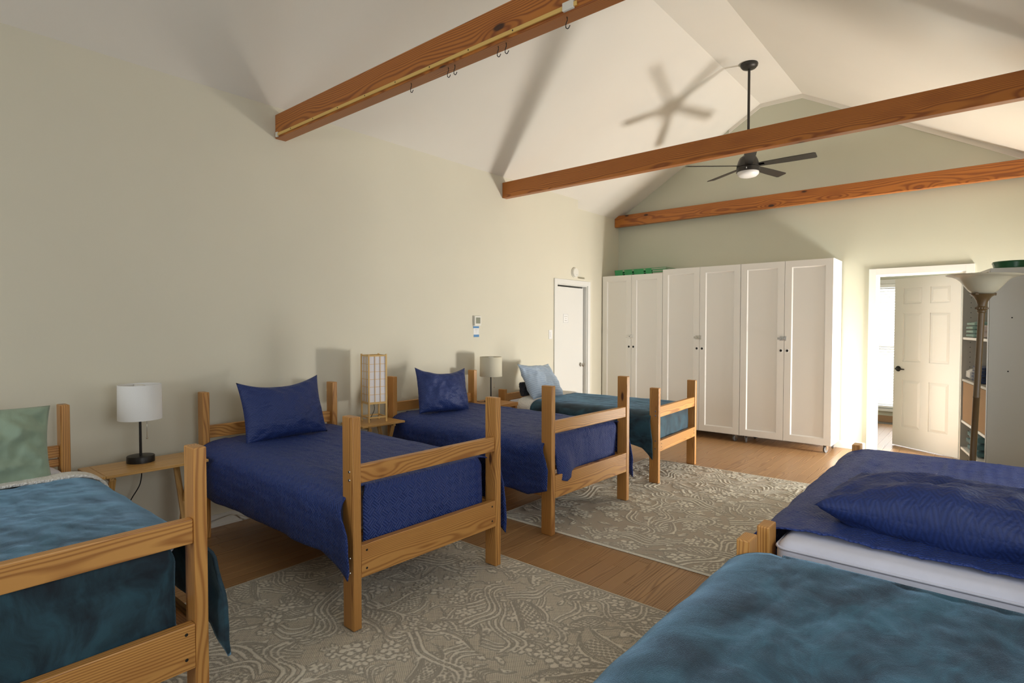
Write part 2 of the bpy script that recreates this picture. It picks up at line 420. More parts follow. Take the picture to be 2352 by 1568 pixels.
for i, (s, x0, x1, y0, y1) in enumerate(cand):
    if i < 296 and s > 0:
        box('plank', x0, x1, y0, y1, -.011, random.uniform(-.0006, 0), M['oak'], fl, bevel=.0008, seg=1, axis='y')
    else: stuff_bm.append((x0, x1, y0, y1, -.011, -.0003))
me_parts = []; bm = bmesh.new(); gcs = []
for b in stuff_bm:
    bm_box(bm, *b); o_ = (random.uniform(0, 30), random.uniform(-.09, .09), random.uniform(.02, .08)); c0 = ((b[0]+b[1])/2, (b[2]+b[3])/2)
    gcs.append((o_, c0))
me = bpy.data.meshes.new('floorboards'); bm.to_mesh(me); bm.free()
arr = np.empty(len(me.vertices)*3); me.vertices.foreach_get('co', arr); arr = arr.reshape(-1, 8, 3)
for k, (o_, c0) in enumerate(gcs):
    arr[k] = np.stack([arr[k][:, 1]-c0[1]+o_[0], arr[k][:, 0]-c0[0]+o_[1], arr[k][:, 2]+o_[2]], 1)
me.attributes.new('gc', 'FLOAT_VECTOR', 'POINT').data.foreach_set('vector', arr.astype(np.float32).ravel())
link('planks', me, M['oak'], fl)['kind'] = 'stuff'

# baseboards
boxes('baseboard_left', [(XW, XW+.014, YN, DY0-.07, 0, .088), (XW, XW+.02, YN, DY0-.07, 0, .014)], M['white'], kind='structure')
boxes('baseboard_back', [(XF, RD0-.07, YB-.014, YB, 0, .088), (RD1+.07, XR, YB-.014, YB, 0, .088)], M['white'], kind='structure')
boxes('baseboard_right', [(XR-.014, XR, YN, 6.42, 0, .088)], M['white'], kind='structure')

# windows outside the frame (right wall, front wall)
def window(name, plane, a0, a1, z0, z1, pos):
    fr = .05
    def bx(l, r, b, t, d0, d1):
        return (pos+d0, pos+d1, l, r, b, t) if plane == 'x' else (l, r, pos+d0, pos+d1, b, t)
    o = boxes(name, [bx(a0, a0+fr, z0, z1, 0, .1), bx(a1-fr, a1, z0, z1, 0, .1), bx(a0+fr, a1-fr, z0, z0+fr, 0, .1), bx(a0+fr, a1-fr, z1-fr, z1, 0, .1),
                     bx(a0+fr, a1-fr, (z0+z1)/2-.02, (z0+z1)/2+.02, .03, .07)], M['white'], kind='structure')
    return o
window('window_1', 'x', .3, 1.7, .9, 2.2, XR+.012); window('window_2', 'x', 3.1, 4.5, .9, 2.2, XR+.012)
boxes('door_3', [(XR+.06, XR+.10, 6.42, 6.46, 0, 2.03), (XR+.06, XR+.10, 7.58, 7.62, 0, 2.03), (XR+.06, XR+.10, 6.46, 7.58, 1.95, 2.03)], M['white'], kind='structure')
window('window_3', 'y', -3.0, -1.2, .95, 2.25, YN-.11)

# left door: casing, jamb, slab a little open, knob, strike plate, sign
cs = .062
o = boxes('trim_4', [(XW, XW+.016, DY0-cs, DY0, 0, DZ+cs), (XW, XW+.016, DY1, DY1+cs, 0, DZ+cs), (XW, XW+.016, DY0, DY1, DZ, DZ+cs),
                 (XW-T, XW, DY0, DY0+.012, 0, DZ), (XW-T, XW, DY1-.012, DY1, 0, DZ), (XW-T, XW, DY0+.012, DY1-.012, DZ-.012, DZ),
                 (XW-.075, XW-.055, DY1-.026, DY1-.012, 0, DZ-.012)], M['white'], bevel=.0015, kind='structure')
d1 = empty('door_1', (XW-.018, DY0+.014, .008), R(2.5)); d1['kind'] = 'structure'
box('door_slab', -.036, 0, 0, .672, 0, 1.965, M['white'], d1, bevel=.002)
kn = lathe('door_knob', [(.0, 0), (.026, 0), (.027, .004), (.012, .008), (.010, .026), (.024, .034), (.028, .046), (.022, .058), (0, .062)], M['chrome'], d1, 24, (0, .612, .918), (0, PI/2, 0))
sp = lathe('latch_rosette', [(0, 0), (.014, 0), (.015, .006), (.008, .012), (.012, .02), (0, .024)], M['chrome'], d1, 20, (-.002, .69, .92), (0, PI/2, 0))
for z in (.25, 1.72): box('hinge', -.002, .006, -.012, .004, z, z+.09, M['white'], d1, bevel=.001)
sg = empty('door_sign', (XW-.0275, 6.18, 1.50), R(2.5), 'small framed paper sign taped on the white left door', 'sign')
box('sheet', 0, .002, -.062, .062, -.004, .118, M['paper'], sg, bevel=0)
boxes('border', [(.002, .003, -.058, -.054, 0, .114), (.002, .003, .054, .058, 0, .114), (.002, .003, -.054, .054, 0, .004), (.002, .003, -.054, .054, .11, .114)], M['ink'], sg)
rr = random.Random(3)
for nm, z, w_ in (('lettering', .078, .034), ('lettering', .052, .013), ('lettering', .024, .027)):
    L_ = []; yy = -w_
    while yy < w_: s_ = rr.uniform(.003, .007); L_.append((.002, .0028, yy, yy+s_, z, z+rr.uniform(.007, .012))); yy += s_+.0018
    boxes(nm, L_, M['ink'], sg)

boxes('wall_light_block', [(-5.3, -5.22, 5.7, 6.76, 0, 2.02), (-5.22, XW-T-.002, 5.7, 5.78, 0, 2.02), (-5.22, XW-T-.002, 6.68, 6.76, 0, 2.02), (-5.3, XW-T-.002, 5.7, 6.76, 2.02, 2.09), (-5.3, XW-T-.002, 5.7, 6.76, -.08, 0)], M['wall'], kind='structure')  # closed box added behind the left door to stop sky light leaking through
# right doorway: casing, jamb
cw = .072
o = boxes('trim_5', [(RD0-cw, RD0, YB-.018, YB, 0, RDZ+cw), (RD1, RD1+cw, YB-.018, YB, 0, RDZ+cw), (RD0, RD1, YB-.018, YB, RDZ, RDZ+cw),
                 (RD0-.001, RD0+.014, YB, YB+T, 0, RDZ), (RD1-.014, RD1+.001, YB, YB+T, 0, RDZ), (RD0+.014, RD1-.014, YB, YB+T, RDZ-.014, RDZ),
                 (RD0+.014, RD0+.026, YB+.05, YB+.075, 0, RDZ-.014), (RD1-.026, RD1-.014, YB+.05, YB+.075, 0, RDZ-.014)], M['white'], bevel=.0015, kind='structure')
# six panel door, opened into the next room
hx, hy = -.243, 7.884
ang = math.atan2(8.347-hy, -.914-hx)
d2 = empty('door_2', (hx, hy, .012), ang); d2['kind'] = 'structure'
DW, DH = .79, 2.02
# local x from hinge to free edge; the side that faces the room is local +y
box('door_slab', 0, DW, -.012, .012, 0, DH, M['white'], d2, bevel=.001)
st = .115; mid = DW/2
rows = [(.23, .80), (1.02, 1.60), (1.71, 1.90)]
fr_ = [(0, st, .012, .02, 0, DH), (DW-st, DW, .012, .02, 0, DH), (mid-.05, mid+.05, .012, .02, 0, DH)]
zs = [0]+[v for r_ in rows for v in r_]+[DH]
for k in range(0, len(zs), 2):
    fr_ += [(st, mid-.05, .012, .02, zs[k], zs[k+1]), (mid+.05, DW-st, .012, .02, zs[k], zs[k+1])]
boxes('stile_frame', fr_, M['white'], d2); boxes('stile_frame', [(a, b, -.02, -.012, e, f) for a, b, c_, d_, e, f in fr_], M['white'], d2)
for (z0, z1) in rows:
    for (a, b) in ((st, mid-.05), (mid+.05, DW-st)):
        for s in (1, -1):
            bm = bmesh.new(); i = .022
            lo = [bm.verts.new(p) for p in ((a+.006, s*.0125, z0+.006), (b-.006, s*.0125, z0+.006), (b-.006, s*.0125, z1-.006), (a+.006, s*.0125, z1-.006))]
            hi = [bm.verts.new(p) for p in ((a+i+.012, s*.020, z0+i+.012), (b-i-.012, s*.020, z0+i+.012), (b-i-.012, s*.020, z1-i-.012), (a+i+.012, s*.020, z1-i-.012))]
            bm.faces.new(hi); bm.faces.new(lo[::-1])
            for k in range(4): bm.faces.new((lo[k], lo[(k+1) % 4], hi[(k+1) % 4], hi[k]))
            link('door_panel', bm_mesh('door_panel', bm), M['white'], d2)
hd = lathe('lever_rosette', [(0, 0), (.032, 0), (.034, .004), (.03, .012), (.012, .016), (.011, .045), (0, .046)], M['dark'], d2, 24, (DW-.065, .02, .93), (-PI/2, 0, 0))
tube('lever_handle', [(DW-.065, .062, .93), (DW-.10, .063, .93), (DW-.17, .06, .928)], [.011, .009, .007], M['dark'], d2)
tube('lever_handle', [(DW-.065, -.02, .93), (DW-.065, -.06, .93), (DW-.02, -.06, .93), (DW+.03, -.058, .93)], .009, M['dark'], d2)
# the room beyond
FX0, FX1, FY = -2.4, 1.0, 10.32
ff = box('floor', FX0, FX1, YB+T, FY+.1, -.12, -.003, plain('far_floor_wood', (.52, .40, .29), .4), bevel=0, kind='structure')
for i in range(16):
    x0 = -1.62+i*.083
    y = YB+T+.002
    while y < FY-.01:
        L = random.uniform(.5, 1.1); box('plank', x0+.0007, x0+.0823, y, min(y+L, FY)-.0014, -.0025, .0, M['oak'], ff, bevel=0, axis='y'); y += L
wx0, wx1, wz0, wz1 = -1.47, -.45, .20, 2.10
boxes('wall_far', [(FX0, wx0, FY, FY+T, 0, 2.5), (wx1, FX1, FY, FY+T, 0, 2.5), (wx0, wx1, FY, FY+T, 0, wz0), (wx0, wx1, FY, FY+T, wz1, 2.5),
                   (FX0-T, FX0, YB+T, FY+T, 0, 2.5)], M['wallb'], kind='structure')
boxes('wall_east', [(FX1, FX1+T, YB+T, FY+T, 0, .8), (FX1, FX1+T, YB+T, FY+T, 2.0, 2.5), (FX1, FX1+T, YB+T, 8.6, .8, 2.0), (FX1, FX1+T, 9.8, FY+T, .8, 2.0)], M['wallb'], kind='structure')
box('ceiling', FX0-T, FX1+T, YB+T, FY+T, 2.45, 2.55, M['ceil'], bevel=0, kind='structure')
boxes('baseboard_far', [(FX0, FX1, FY-.014, FY, 0, .09)], plain('brown_base_wood', (.35, .22, .12), .5), kind='structure')  # far baseboard in one even brown
w4 = boxes('window_4', [(wx0-.07, wx0, FY-.018, FY, wz0-.04, wz1+.07), (wx1, wx1+.07, FY-.018, FY, wz0-.04, wz1+.07), (wx0, wx1, FY-.018, FY, wz1, wz1+.07), (wx0-.09, wx1+.09, FY-.05, FY, wz0-.04, wz0),
                   (wx0, wx0+.04, FY+.03, FY+.09, wz0, wz1), (wx1-.04, wx1, FY+.03, FY+.09, wz0, wz1), (wx0+.04, wx1-.04, FY+.03, FY+.09, wz0, wz0+.04), (wx0+.04, wx1-.04, FY+.03, FY+.09, wz1-.04, wz1), (wx0+.04, wx1-.04, FY+.04, FY+.08, 1.13, 1.17)], M['white'], bevel=.001, kind='structure')
box('pane', wx0+.04, wx1-.04, FY+.058, FY+.062, wz0+.04, 1.13, M['pane'], w4, bevel=0)
box('pane', wx0+.04, wx1-.04, FY+.058, FY+.062, 1.17, wz1-.04, M['pane'], w4, bevel=0)
bl = empty('window_blind', (0, 0, wz0), 0, 'white horizontal slatted blind over the bright window beyond the doorway', 'blind')
box('headrail', wx0+.01, wx1-.01, FY-.035, FY+.02, wz1-.05-wz0, wz1-.002-wz0, M['blind'], bl)
z = wz0+.06; k = 0
sm = None
while z < wz1-.06:
    if sm is None:
        bm = bmesh.new(); v = [bm.verts.new(p) for p in ((wx0+.012, -.022, 0), (wx1-.012, -.022, 0), (wx1-.012, .022, .020), (wx0+.012, .022, .020), (wx0+.012, -.022, .002), (wx1-.012, -.022, .002), (wx1-.012, .022, .022), (wx0+.012, .022, .022))]
        for f in ((0, 3, 2, 1), (4, 5, 6, 7), (0, 1, 5, 4), (1, 2, 6, 5), (2, 3, 7, 6), (3, 0, 4, 7)): bm.faces.new([v[i] for i in f])
        sm = bm_mesh('slat', bm)
    link('slat', sm, M['blind'], bl, (0, FY-.006, z-wz0)); z += .042
box('bottom_rail', wx0+.012, wx1-.012, FY-.03, FY+.018, .012, .04, M['blind'], bl)
fv = empty('floor_register', (-1.16, 10.12, .001), 0, 'grey flat metal floor vent below the blind in the room beyond', 'vent')
box('vent_frame', -.14, .14, -.09, .09, 0, .008, plain('grey_metal', (.2, .24, .27), .4, Metallic=.5), fv)
for k in range(7): box('vent_slat', -.12, .12, -.072+k*.021, -.062+k*.021, .008, .011, M['chrome'], fv, bevel=0)

# ------------------------------------------------------------------ beams
def beam(y0, label, zt, zb, w_=.075, x0=XW):
    z_ = zb
    t = empty('ceiling_beam', (x0, y0, z_), 0, label, 'beam', None)
    box('timber', 0.001, XR-x0-.001, 0, w_, 0, zt-zb, M['beam'], t, bevel=.004, axis='x')
    return t
beam1 = beam(2.20, 'nearest dark stained timber beam with a yellow strip and hooks along it', 3.087, 2.903, .085)
beam2 = beam(4.875, 'middle knotty orange timber beam crossing in front of the ceiling fan', 3.082, 2.908)
beam3 = beam(7.60, 'farthest orange timber beam running close to the back wall', 3.118, 2.95, .075, XF)
ys = empty('hanging_rail', (XW, 2.20, 2.903), 0, 'long thin yellow rail screwed along the face of the nearest beam', 'rail')
box('strip', .04, 2.80, -.010, -.0005, .014, .034, M['yellow'], ys, bevel=.002)
box('strip', 2.86, XR-XW-.2, -.010, -.0005, .014, .034, M['yellow'], ys, bevel=.002)
box('end_clip', .028, .056, -.014, 0, .006, .042, M['plastic'], ys, bevel=.002)
box('joint_clip', 2.725, 2.785, -.016, 0, .006, .044, M['plastic'], ys, bevel=.002)
for k in range(14): lathe('screw', [(0, 0), (.004, 0), (.003, .002), (0, .0025)], M['dark'], ys, 10, (.25+k*.31, -.010, .024), (PI/2, 0, 0))
hxs = [-2.672, -2.352, -2.300, -1.977, -1.923, -1.546]
h0 = None
for k, hx_ in enumerate(hxs):
    if h0 is None:
        t = empty('s_hook', (hx_, 2.225, 2.902), 0)
        tube('hook_wire', spline([(0, 0, .0), (.002, 0, -.015), (-.006, 0, -.035), (-.004, 0, -.05), (.008, 0, -.056), (.018, 0, -.044)], 6), .0022, M['dark'], t, 6); h0 = t
    else: t = copy_tree(h0); t.location.x = hx_
    lab = ['leftmost wire hook under the nearest beam', 'left hook of the second hook pair under the nearest beam', 'right hook of the second hook pair under the nearest beam',
           'left hook of the third hook pair under the nearest beam', 'right hook of the third hook pair under the nearest beam', 'rightmost wire hook under the nearest beam, below the rail joint'][k]
    tag(t, lab, 'hook', 'wire hooks under the nearest beam')

# ------------------------------------------------------------------ ceiling fan
fan = empty('ceiling_fan', (-2.072, 6.466, RZ), 0, 'black five-blade ceiling fan with white light on a long rod', 'fan')
lathe('canopy', [(.088, 0), (.092, -.012), (.088, -.03), (.07, -.05), (.03, -.06), (0, -.06)], M['fan'], fan, 40)
lathe('downrod', [(.0, -.055), (.0135, -.055), (.0135, -1.02), (0, -1.02)], M['fan'], fan, 20)
lathe('coupling', [(.0, -.93), (.03, -.93), (.036, -.96), (.05, -1.0), (.05, -1.02), (0, -1.02)], M['fan'], fan, 32)
lathe('motor_housing', [(0, -1.0), (.055, -1.0), (.085, -1.02), (.10, -1.05), (.112, -1.09), (.118, -1.105), (.118, -1.122), (.112, -1.126), (.12, -1.13), (.12, -1.178), (0, -1.178)], M['fan'], fan, 48)
lathe('light_globe', [(.112, -1.176), (.113, -1.19), (.108, -1.205), (.09, -1.222), (.055, -1.232), (0, -1.235)], plain('opal_globe', (.86, .85, .82), .3), fan, 40)
box('nameplate', -.016, .016, -.004, .004, -.007, .007, M['paper'], fan, bevel=.001).location = (.117*math.cos(R(-80)), .117*math.sin(R(-80)), -1.156)
fan.children[-1].rotation_euler = (0, 0, R(10))
bmf = bmesh.new()
prof = [(.10, .036), (.16, .042), (.40, .052), (.655, .055), (.672, .045)]
vt = []; vb = []
for (r_, h_) in prof:
    for s in (-1, 1):
        zt = -s*h_*.22
        vt.append(bmf.verts.new((r_, s*h_, zt+.003))); vb.append(bmf.verts.new((r_, s*h_, zt-.003)))
for k in range(len(prof)-1):
    a = 2*k
    bmf.faces.new((vt[a], vt[a+2], vt[a+3], vt[a+1])); bmf.faces.new((vb[a], vb[a+1], vb[a+3], vb[a+2]))
    bmf.faces.new((vt[a], vb[a], vb[a+2], vt[a+2])); bmf.faces.new((vt[a+1], vt[a+3], vb[a+3], vb[a+1]))
bmf.faces.new((vt[0], vt[1], vb[1], vb[0])); bmf.faces.new((vt[-2], vb[-2], vb[-1], vt[-1]))
bme = bm_mesh('blade', bmf)
for k in range(5):
    a = R(2.5+72*k)
    link('blade', bme, M['fan'], fan, (0, 0, -1.11), (0, 0, a))
    boxes('blade_iron', [(.09, .17, -.018, .018, -.012, -.004)], M['fan'], fan).location = (0, 0, -1.104)
    fan.children[-1].rotation_euler = (0, 0, a)

# ------------------------------------------------------------------ wardrobes on casters at the back wall
CF = 7.235
def caster(parent, x, y, rot, z0):
    c = empty('caster', (x, y, 0), rot); c.parent = parent
    w_ = lathe('caster_wheel', [(0, -.011), (.018, -.012), (.0375, -.010), (.039, 0), (.0375, .010), (.018, .012), (0, .011)], M['rubber'], c, 24, (0, -.02, .039), (0, PI/2, 0))
    h_ = lathe('caster_hub', [(0, -.0135), (.014, -.0135), (.014, .0135), (0, .0135)], M['chrome'], c, 16, (0, -.02, .039), (0, PI/2, 0))
    boxes('caster_fork', [(-.018, -.015, -.034, .014, .036, z0-.006), (.015, .018, -.034, .014, .036, z0-.006), (-.024, .024, -.03, .03, z0-.006, z0)], M['chrome'], c)
def wardrobe(x0, x1, zt, label, hasp_dx, hz=1.31):
    W_ = x1-x0; D_ = YB-.02-CF; z0 = .088
    t = empty('wardrobe', (x0, CF, 0), 0, label, 'cabinet')
    g_ = .004
    boxes('carcass', [(0, .018, .02, D_, z0, zt), (W_-.018, W_, .02, D_, z0, zt), (.018, W_-.018, .02, D_, zt-.018, zt), (.018, W_-.018, .02, D_, z0, z0+.018), (.018, W_-.018, D_-.008, D_, z0+.018, zt-.018),
                      (.018, W_-.018, .03, D_-.01, 1.0, 1.018)], M['cab'], t, bevel=.001)
    hw = W_/2
    for k in (0, 1):
        a, b = (g_/2, hw-g_/2) if k == 0 else (hw+g_/2, W_-g_/2)
        dz0, dz1 = z0+.004, zt-.002
        dd = empty('cabinet_door', (0, 0, 0)); dd.parent = t
        sw = .075
        boxes('door_frame', [(a, a+sw, 0, .018, dz0, dz1), (b-sw, b, 0, .018, dz0, dz1), (a+sw, b-sw, 0, .018, dz0, dz0+sw), (a+sw, b-sw, 0, .018, dz1-sw, dz1)], M['cab'], dd)
        # bevelled bead round the sunk panel
        bm = bmesh.new(); A, B, Z0, Z1 = a+sw, b-sw, dz0+sw, dz1-sw; e = .012
        o_ = [bm.verts.new(p) for p in ((A, .0005, Z0), (B, .0005, Z0), (B, .0005, Z1), (A, .0005, Z1))]
        i_ = [bm.verts.new(p) for p in ((A+e, .012, Z0+e), (B-e, .012, Z0+e), (B-e, .012, Z1-e), (A+e, .012, Z1-e))]
        for q in range(4): bm.faces.new((o_[q], o_[(q+1) % 4], i_[(q+1) % 4], i_[q]))
        bm.faces.new(i_)
        link('door_panel', bm_mesh('door_panel', bm), M['cab'], dd)
        hx_ = (hw-.035) if k == 0 else (hw+.035)
        lathe('finger_hole', [(0, .0), (.0145, .0), (.0145, -.0006), (0, -.0006)], M['hole'], dd, 24, (hx_, -.0004, 1.165), (-PI/2, 0, 0))
        lathe('hole_ring', [(.0145, 0), (.0145, -.002), (.020, -.001), (.021, 0)], M['paper'], dd, 24, (hx_, 0, 1.165), (-PI/2, 0, 0), cap=False)
    hs = empty('hasp', (hw, 0, hz)); hs.parent = t
    box('hasp_plate', -.05, -.004, -.004, -.0002, -.025, .025, M['chrome'], hs, bevel=.001)
    box('hasp_keeper', .004, .024, -.005, -.0002, -.027, .027, M['chrome'], hs, bevel=.001)
    box('hasp_arm', -.074, .008, -.008, -.004, -.012, .012, M['chrome'], hs, bevel=.001)
    lathe('hasp_staple', [(.004, 0), (.009, 0), (.009, .012), (.004, .012)], M['chrome'], hs, 16, (-.03, -.008, 0), (PI/2, 0, 0))
    for (cx, cy, rr_) in ((.06, .07, .4), (W_-.06, .07, -.3), (.06, D_-.06, 1.0), (W_-.06, D_-.06, .2)): caster(t, cx, cy, rr_, z0)
    return t
wardrobe(-4.375, -3.432, 2.185, 'shortest white two-door wardrobe, farthest left, with folded green crates on top', 0)
wardrobe(-3.430, -2.391, 2.228, 'middle tall white two-door wardrobe on casters along the back wall', 0)
wardrobe(-2.389, -1.368, 2.228, 'tall white two-door wardrobe on casters nearest the open doorway', 0)
# folded green crates
c0 = None
for k in range(3):
    if c0 is None:
        t = empty('folding_crate', (-3.42, 7.33, 2.186), 0)
        L_, D_ = .80, .34
        bx = [(-L_, 0, 0, .004, 0, .006), (-L_, 0, 0, .004, .022, .028), (-L_, 0, D_-.004, D_, 0, .006), (-L_, 0, D_-.004, D_, .022, .028), (-.004, 0, 0, D_, 0, .006), (-.004, 0, 0, D_, .022, .028), (-L_, -L_+.004, 0, D_, 0, .028),
              (-L_, 0, .004, D_-.004, .001, .004)]
        n_ = 26
        for i in range(n_):
            xx = -L_+.006+i*(L_-.012)/n_
            if i in (4, 9, 15): continue
            if i < 19: bx.append((xx, xx+(L_-.012)/n_*.97, .0005, .0035, .006, .022))
        boxes('crate_shell', bx, M['green'], t)
        boxes('crate_window', [(-.205, -.005, .0002, .003, .0062, .0218), (-.0032, -.0005, .006, D_-.006, .0062, .0218)], M['clear'], t); c0 = t
    else: t = copy_tree(c0); t.location.z = 2.186+.0285*k; t.location.x = -3.42-.004*k
    tag(t, ['lowest folded green plastic crate of the stack on the short wardrobe', 'middle folded green plastic crate of the stack on the short wardrobe', 'topmost folded green plastic crate of the stack on the short wardrobe'][k], 'crate', 'folded crates on the short wardrobe')

# ------------------------------------------------------------------ small things on the left wall
t = empty('smoke_alarm', (XW, 6.33, 2.17), 0, 'round white smoke alarm on the wall above the left door', 'alarm')
lathe('alarm_base', [(0, 0), (.068, 0), (.068, .014), (0, .014)], M['plastic'], t, 36, (0, 0, 0), (0, PI/2, 0))
lathe('alarm_cover', [(.062, .014), (.062, .03), (.055, .038), (.03, .042), (0, .042)], M['plastic'], t, 36, (0, 0, 0), (0, PI/2, 0))
lathe('test_button', [(0, 0), (.006, 0), (.006, .003), (0, .003)], M['ink'], t, 12, (.041, .012, -.03), (0, PI/2, 0))
t = empty('thermostat', (XW, 4.45, 1.512), 0, 'square ivory wall thermostat with grey screen above the taped note', 'thermostat')
box('wall_plate', 0, .008, -.055, .055, -.057, .057, M['plastic'], t); box('housing', .008, .026, -.05, .05, -.052, .052, M['plastic'], t, bevel=.004)
box('screen', .0255, .0268, -.034, .034, -.03, .036, M['lcd'], t, bevel=0)
t = empty('taped_note', (XW+.0005, 4.445, 1.34), 0, 'white paper note with blue tape strips below the thermostat', 'note')
box('note_paper', .0, .0012, -.042, .042, .012, .105, M['paper'], t, bevel=0)
box('tape_strip', .0013, .002, -.048, .043, .092, .112, M['tape'], t, bevel=0); box('tape_strip', .0013, .002, -.040, .044, -.004, .022, M['tape'], t, bevel=0)
for z_, w_ in ((.076, .024), (.070, .016), (.056, .012), (.040, .010)):
    boxes('lettering', [(.0012, .0018, -w_, w_, z_, z_+.003)], M['ink'], t)
t = empty('light_switch', (XW, 5.80, 1.35), 0, 'white light switch plate just left of the left door', 'switch')
box('switch_plate', 0, .006, -.036, .036, -.058, .058, M['paper'], t); box('rocker', .006, .010, -.016, .016, -.032, .032, M['paper'], t)

# ------------------------------------------------------------------ rugs
def rug(name, x0, x1, y0, y1, mat, seed, dens, step, label, ms=1.0):
    rs = np.random.RandomState(seed)
    nx, ny = int((x1-x0)/step), int((y1-y0)/step)
    X, Y = np.meshgrid(np.linspace(x0, x1, nx), np.linspace(y0, y1, ny), indexing='ij')
    P = np.zeros_like(X)
    wx_ = X+.012*np.sin(9*Y+seed)+.008*np.sin(23*Y+1); wy_ = Y+.012*np.sin(8*X+2)+.008*np.sin(21*X)
    def win(cx, cy, r):
        i0, i1 = max(0, int((cx-r-x0)/step)), min(nx, int((cx+r-x0)/step)+1); j0, j1 = max(0, int((cy-r-y0)/step)), min(ny, int((cy+r-y0)/step)+1)
        return slice(i0, i1), slice(j0, j1)
    def loc(cx, cy, r, a):
        s = win(cx, cy, r); u, v = wx_[s]-cx, wy_[s]-cy; c_, s_ = math.cos(a), math.sin(a)
        return s, (u*c_+v*s_)/r, (-u*s_+v*c_)/r
    def paisley(cx, cy, r, a, fl):
        s, u, v = loc(cx, cy, r, a)
        if u.size == 0: return
        u = u*fl-.45*(v*v-.3)
        rad = .50*np.sqrt(np.clip(1+v, 0, None))*np.clip(1-v, 0, None)**.75
        d = np.abs(u)/np.maximum(rad, 1e-3); inside = (np.abs(v) < 1)
        h = ((d > .86) & (d < 1.06)) | ((d > .62) & (d < .74))
        dots = (np.sin(u*38)*np.sin(v*34) > -.25)
        h |= (d < .5) & dots & (v < .4)
        o_ = (d < 1.06) & inside
        P[s] = np.where(o_, h & inside, P[s])
    def flower(cx, cy, r, n, a):
        s, u, v = loc(cx, cy, r*1.4, a)
        if u.size == 0: return
        rr_ = np.hypot(u, v)*1.4; th = np.arctan2(v, u); lim = .62+.36*np.abs(np.cos(n*th/2))
        h = rr_ < lim
        h &= ~((np.hypot(rr_-.52, (((th*n/(2*PI)) % 1)-.5)*1.3) < .14))
        h &= ~((rr_ > .24) & (rr_ < .30))
        P[s] = np.where(rr_ < lim+.1, h, P[s])
    def leaf(cx, cy, r, a):
        s, u, v = loc(cx, cy, r, a)
        if u.size == 0: return
        k = (np.abs(v) < .30*(1-u*u)) & (np.abs(v+.1*np.sin(4*u)) > .035)
        P[s] = np.maximum(P[s], k)
    def scroll(cx, cy, r, a, n=2):
        s, u, v = loc(cx, cy, r, a)
        if u.size == 0: return
        for q in range(n):
            f_ = .28*np.sin(2.6*u)+.12*np.cos(5*u)+q*.14-.1
            sl = np.sqrt(1+(.73*np.cos(2.6*u))**2)
            P[s] = np.where((np.abs(v-f_)/sl < .055) & (np.abs(u) < .95), 0, P[s])
            P[s] = np.maximum(P[s], (np.abs(v-f_)/sl < .036) & (np.abs(u) < .93))
    A_ = (x1-x0)*(y1-y0)/ms**1.5
    for k in range(int(70*dens*A_)): leaf(rs.uniform(x0, x1), rs.uniform(y0, y1), ms*rs.uniform(.03, .075), rs.uniform(0, 6.28))
    for k in range(int(26*dens*A_)): flower(rs.uniform(x0, x1), rs.uniform(y0, y1), ms*rs.uniform(.035, .065), rs.randint(4, 7), rs.uniform(0, 6))
    for k in range(int(5*dens*A_)): scroll(rs.uniform(x0, x1), rs.uniform(y0, y1), ms*rs.uniform(.2, .38), rs.uniform(0, 6.28), rs.randint(2, 4))
    for k in range(int(4.5*dens*A_)): paisley(rs.uniform(x0, x1), rs.uniform(y0, y1), ms*rs.uniform(.14, .26), rs.uniform(0, 6.28), rs.choice((-1, 1)))
    for k in range(int(7*dens*A_)): flower(rs.uniform(x0, x1), rs.uniform(y0, y1), ms*rs.uniform(.055, .085), rs.randint(5, 8), rs.uniform(0, 6))
    for k in range(int(2.5*dens*A_)): scroll(rs.uniform(x0, x1), rs.uniform(y0, y1), ms*rs.uniform(.2, .38), rs.uniform(0, 6.28), rs.randint(2, 4))
    e = np.minimum(np.minimum(X-x0, x1-X), np.minimum(Y-y0, y1-Y))
    P = np.where(e < .03, (e < .016) | (e > .024), P).astype(float)
    Q = P.copy()
    for _ in range(1):
        Q[1:-1, 1:-1] = (Q[1:-1, 1:-1]*2+Q[:-2, 1:-1]+Q[2:, 1:-1]+Q[1:-1, :-2]+Q[1:-1, 2:])/6
    Z = .007+.0045*Q+.0006*np.sin(X*700)*np.sin(Y*700)
    Z = np.where(e < .004, .002, Z)
    V = np.stack([X, Y, Z], -1).reshape(-1, 3).astype(np.float32)
    I = np.arange(nx*ny).reshape(nx, ny)
    Fc = np.stack([I[:-1, :-1], I[1:, :-1], I[1:, 1:], I[:-1, 1:]], -1).reshape(-1, 4)
    me = bpy.data.meshes.new(name); me.vertices.add(len(V)); me.vertices.foreach_set('co', V.ravel())
    me.loops.add(Fc.size); me.loops.foreach_set('vertex_index', Fc.ravel().astype(np.int32))
    me.polygons.add(len(Fc)); me.polygons.foreach_set('loop_start', np.arange(0, Fc.size, 4, dtype=np.int32))
    me.update(calc_edges=True); me.shade_smooth()
    at = me.attributes.new('pile', 'FLOAT', 'POINT'); at.data.foreach_set('value', Q.ravel().astype(np.float32))
    t = empty(name, ((x0+x1)/2, (y0+y1)/2, 0), 0, label, 'rug')
    o = link('pile', me, mat, t, (-(x0+x1)/2, -(y0+y1)/2, 0))
    box('backing', x0+.004-(x0+x1)/2, x1-.004-(x0+x1)/2, y0+.004-(y0+y1)/2, y1-.004-(y0+y1)/2, .0003, .004, plain('rug_backing', (.25, .22, .17), .9), t, bevel=0)
    return t
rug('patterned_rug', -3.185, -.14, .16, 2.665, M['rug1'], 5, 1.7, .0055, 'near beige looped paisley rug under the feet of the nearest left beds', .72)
rug('patterned_rug', -2.86, .10, 3.22, 5.70, M['rug2'], 11, 1.5, .006, 'far beige rug with carved cream paisley pattern, beyond the strip of bare floor', .9)

